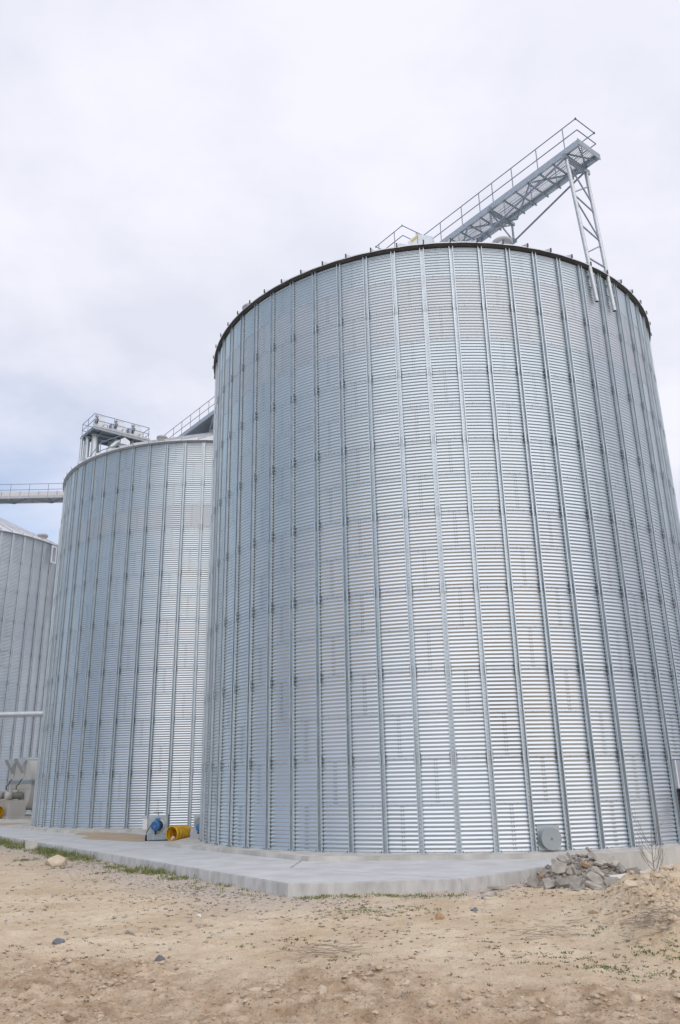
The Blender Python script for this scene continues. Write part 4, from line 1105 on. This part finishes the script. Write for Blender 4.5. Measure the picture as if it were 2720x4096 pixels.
# ------------------------------------------------------------------ loose gravel and clods
def pebbles(name, spots, sizes, material, label, cat, lift=None):
    ico = [(-.5257, 0, .8507), (.5257, 0, .8507), (-.5257, 0, -.8507), (.5257, 0, -.8507), (0, .8507, .5257), (0, .8507, -.5257), (0, -.8507, .5257), (0, -.8507, -.5257), (.8507, .5257, 0), (-.8507, .5257, 0), (.8507, -.5257, 0), (-.8507, -.5257, 0)]
    fc = [(0, 4, 1), (0, 9, 4), (9, 5, 4), (4, 5, 8), (4, 8, 1), (8, 10, 1), (8, 3, 10), (5, 3, 8), (5, 2, 3), (2, 7, 3), (7, 10, 3), (7, 6, 10), (7, 11, 6), (11, 0, 6), (0, 1, 6), (6, 1, 10), (9, 0, 11), (9, 11, 2), (9, 2, 5), (7, 2, 11)]
    ico = np.array(ico); n = len(spots)
    zz = ground_h(spots[:, 0], spots[:, 1])
    if lift is not None: zz = zz + np.array([lift(a, b) for a, b in spots])
    sc_ = sizes[:, None, None] * (0.65 + 0.7 * rng.random((n, 12, 1))) * np.stack([np.ones(n), 0.65 + 0.5 * rng.random(n), 0.45 + 0.3 * rng.random(n)], 1)[:, None, :]
    v = ico[None] * sc_
    th = rng.random(n) * 2 * PI; c_, s_ = np.cos(th)[:, None], np.sin(th)[:, None]
    vx = v[..., 0] * c_ - v[..., 1] * s_; vy = v[..., 0] * s_ + v[..., 1] * c_
    v = np.stack([vx + spots[:, 0:1], vy + spots[:, 1:2], v[..., 2] + zz[:, None] + sizes[:, None] * 0.18], 2).reshape(-1, 3)
    f = (np.array(fc)[None] + (np.arange(n) * 12)[:, None, None]).reshape(-1, 3)
    me = bpy.data.meshes.new(name); me.from_pydata(v.tolist(), [], f.tolist()); me.update()
    return stuff(obj(name, me, material), label, cat)
def scatter(n, x0, x1, y0, y1, dens):
    x = rng.uniform(x0, x1, n); y = rng.uniform(y0, y1, n)
    d = dens(x, y) * (edge_dist(x, y) > 0.06)
    k = rng.random(n) < d
    return np.stack([x[k], y[k]], 1)
def gdens(x, y):
    e = edge_dist(x, y)
    return (np.exp(-e / 1.5) * sstep(3.0, -3.0, x) * 0.85 + np.exp(-e / 0.5) * sstep(0.0, 2.5, x) + 0.03) * (0.25 + fbm(x * 1.5, y * 1.5, 3, 300))
sp_ = scatter(26000, -14, 7.6, 9, 34, gdens)
pebbles('gravel', sp_, rng.gamma(2.2, 0.0085, len(sp_)) + 0.007, 'gravel', 'loose grey and pink gravel along the edge of the slab', 'gravel')
rf = scatter(5200, 3.5, 6.6, 16.6, 19.7, lambda x, y: np.clip(1.25 - np.hypot((x - 5.0) / 1.4, (y - 18.2) / 1.35), 0, 1))
M['fines'] = mat('rubble_fines', (0.24, 0.215, 0.19), 0.95, 0, (0.46, 0.42, 0.37), 8.0, detail=2)
pebbles('rubble_fines', rf, rng.gamma(1.5, 0.012, len(rf)) + 0.008, 'fines', 'small grey brown debris strewn over the rubble heap', 'debris', rub_h)
cs = scatter(5200, 3.2, 8.2, 10.5, 17.3, lambda x, y: np.clip((ground_h(x, y, False) + 0.30) * 4, 0.0, 1) * 0.8)
M['clod'] = mat('clay_clod', (0.50, 0.385, 0.265), 0.97, 0, (0.66, 0.54, 0.40), 6.0, 0.6, 30)
csz = rng.gamma(1.3, 0.015, len(cs)) + 0.008
csz[:60] = rng.uniform(0.06, 0.13, 60)
pebbles('clods', cs, csz, 'clod', 'crumbly clay clods covering the spoil heap', 'clods')
bs = scatter(9000, -6, 6.5, 8.2, 12.5, lambda x, y: brownmask(x, y) * 0.75 * sstep(0.35, 0.65, fbm(x * 1.3, y * 2.2, 3, 310)))
M['bclod'] = mat('mud_clod', (0.36, 0.26, 0.175), 0.97, 0, (0.60, 0.48, 0.36), 6.0, 0.6, 30)
pebbles('mud_crumbs', bs, rng.gamma(1.7, 0.008, len(bs)) + 0.007, 'bclod', 'brown mud crumbs in the wheel tracks in the foreground', 'crumbs')

# ------------------------------------------------------------------ grass and weeds
def blades(name, roots, hgt, wid, lean, material, label, cat, per=8, spread=0.04):
    vs = []; fs = []
    zz = ground_h(roots[:, 0], roots[:, 1])
    for (x, y), z, h in zip(roots, zz, hgt):
        for _ in range(per):
            a = random.uniform(0, 2 * PI); bx, by = x + random.gauss(0, spread), y + random.gauss(0, spread)
            hh = h * random.uniform(0.55, 1.15); l = lean * hh * random.uniform(0.2, 1.2); w = wid * random.uniform(0.7, 1.3)
            dx, dy = math.cos(a), math.sin(a); px_, py_ = -dy * w, dx * w
            o = len(vs)
            vs += [(bx - px_, by - py_, z - 0.01), (bx + px_, by + py_, z - 0.01), (bx + dx * l * 0.4 + px_ * .8, by + dy * l * 0.4 + py_ * .8, z + hh * 0.6), (bx + dx * l * 0.4 - px_ * .8, by + dy * l * 0.4 - py_ * .8, z + hh * 0.6), (bx + dx * l, by + dy * l, z + hh)]
            fs += [(o, o + 1, o + 2, o + 3), (o + 3, o + 2, o + 4)]
    me = bpy.data.meshes.new(name); me.from_pydata(vs, [], fs); me.update()
    return stuff(obj(name, me, material), label, cat)
def along(t, off): 
    q = P1 + LD * t + LN * off; return q
gr = []; gh = []
clumps = [(2.5, .30, .5, 20, .10), (4.4, .22, .4, 40, .14), (5.8, .25, .55, 90, .22), (6.7, .45, .6, 80, .20), (7.9, .55, .4, 40, .14), (9.5, .35, .7, 30, .12), (11.0, .35, .8, 70, .22), (12.3, .45, .9, 120, .30), (13.6, .40, .9, 120, .28), (15.2, .35, .7, 60, .22), (17.2, .45, 1.0, 100, .26), (19.2, .5, 1.2, 110, .28), (21.3, .6, .9, 90, .30), (22.6, .7, .9, 70, .30), (24.0, .5, 1.0, 80, .34), (25.5, .5, 1.2, 60, .36)]
for t, off, sp_, n, h in clumps:
    for _ in range(int(n * 0.6)):
        tt = random.gauss(t, sp_ * 0.55); oo = abs(random.gauss(off, 0.26)) + 0.05
        gr.append(along(tt, oo)); gh.append(h * random.uniform(0.25, 0.8) * (1.1 - min(0.6, oo * 0.5)))
for _ in range(150):   # sparse low grass along the foot of the slab
    tt = random.uniform(0, 26); gr.append(along(tt, abs(random.gauss(0.25, 0.35)) + 0.05)); gh.append(random.uniform(0.025, 0.07))
for _ in range(90): gr.append(np.array([random.uniform(-1.0, 2.2), 16.7 - abs(random.gauss(0.1, 0.12))])); gh.append(random.uniform(0.02, 0.06))
blades('grass', np.array(gr), np.array(gh), 0.0065, 0.75, 'grass', 'green grass growing along the foot of the slab edge', 'grass', 9, 0.05)
def wd(x, y):
    return (0.16 + 0.6 * sstep(0.45, 0.70, fbm(x * 0.9, y * 0.9, 4, 400))) * (1 - 0.93 * brownmask(x, y)) * sstep(0.0, 0.5, edge_dist(x, y))
wr = scatter(9000, -7.5, 7.5, 9.2, 22, wd)
blades('weeds', wr, rng.gamma(2.0, 0.0032, len(wr)) + 0.005, 0.007, 3.5, 'weed', 'tiny dull green weeds dotted over the sand', 'weeds', 8, 0.016)
wc = []; wh = []
for cx_, cy_, n, s_, h in [(0.25, 14.9, 60, .28, .05), (0.55, 14.4, 40, .22, .05), (1.25, 15.0, 40, .25, .05), (3.0, 10.4, 60, .4, .05), (3.35, 10.0, 45, .35, .05), (3.95, 11.0, 60, .25, .07), (4.1, 10.6, 40, .25, .06), (5.7, 13.6, 30, .12, .09), (5.1, 13.9, 12, .08, .07), (6.0, 14.2, 20, .12, .08), (3.4, 12.4, 20, .15, .06), (-1.2, 12.2, 14, .2, .05), (2.6, 10.9, 30, .3, .05), (4.4, 9.9, 50, .35, .05), (-9.6, 25.6, 50, .25, .12), (-7.6, 23.2, 30, .18, .10), (-6.2, 21.4, 25, .15, .09)]:
    for _ in range(int(n * 0.55)): wc.append((random.gauss(cx_, s_), random.gauss(cy_, s_ * 0.8))); wh.append(h * random.uniform(.18, .45))
blades('weed_patches', np.array(wc), np.array(wh), 0.007, 2.6, 'grass', 'low green weed patches on the sand and spoil heap', 'weeds', 9, 0.03)

# ------------------------------------------------------------------ dry twigs and bare sapling
def twigs(name, cx_, cy_, n, sx, sy, ln, label, flat=0.25):
    mb = MB()
    for _ in range(n):
        x = random.gauss(cx_, sx); y = random.gauss(cy_, sy); z = gz(x, y) + random.uniform(0.0, 0.16)
        a = random.uniform(-0.5, 0.5) + (PI if random.random() < .5 else 0); l = ln * random.uniform(0.4, 1.2)
        q0 = Vector((x, y, z)); pts = [q0]
        for k in range(3):
            a += random.uniform(-0.35, 0.35)
            q0 = q0 + Vector((math.cos(a), math.sin(a) * 0.6, random.uniform(-flat, flat))) * l / 3
            q0.z = max(q0.z, gz(q0.x, q0.y) + 0.005)
            pts.append(q0)
        mb.path(pts, 0.0045, 4, 0.0018)
    return stuff(mb.build(name, 'twig'), label, 'twigs')
twigs('dry_twigs', 4.05, 11.6, 75, .22, .12, .38, 'tangle of dry brown twigs at the foot of the spoil heap')
twigs('dry_twigs', 2.75, 12.4, 40, .22, .14, .35, 'thin dry stalks spread left of the spoil heap')
twigs('dry_twigs', -0.2, 11.25, 36, .20, .10, .4, 'small patch of dry twigs on the sand below the slab')
sap = thing('sapling', 'bare leafless sapling with thin upright branches beside the spoil heap', 'sapling', (6.59, 18.6, gz(6.59, 18.6) - 0.02))
mb = MB(); trunk = [Vector((0, 0, 0)), Vector((0.0, 0, 0.45)), Vector((0.03, 0, 0.9)), Vector((0.10, 0, 1.4)), Vector((0.17, 0, 2.0))]
mb.path(trunk, 0.011, 6, 0.003); mb.build('trunk', 'sap', sap)
rs = random.Random(4)
for k in range(17):
    z0 = rs.uniform(0.05, 0.8); s_ = -1 if k % 2 else 1
    q = Vector((0.03 * z0, 0, z0)); pts = [q]; a = rs.uniform(0.45, 0.9)
    ln = rs.uniform(0.5, 0.95)
    for j in range(5):
        q = q + Vector((s_ * math.sin(a), rs.uniform(-.35, .35), math.cos(a))) * ln / 5; pts.append(q); a *= 0.72
    mb = MB(); mb.path(pts, 0.0055, 5, 0.002); br_ = mb.build('branch', 'sap', sap)
    mb = MB()
    for j in (2, 3): mb.tube(pts[j], pts[j] + Vector((s_ * rs.uniform(-.06, .14), rs.uniform(-.1, .1), 0.2)), 0.0035, 4, 0.002)
    mb.build('twig', 'sap', br_)
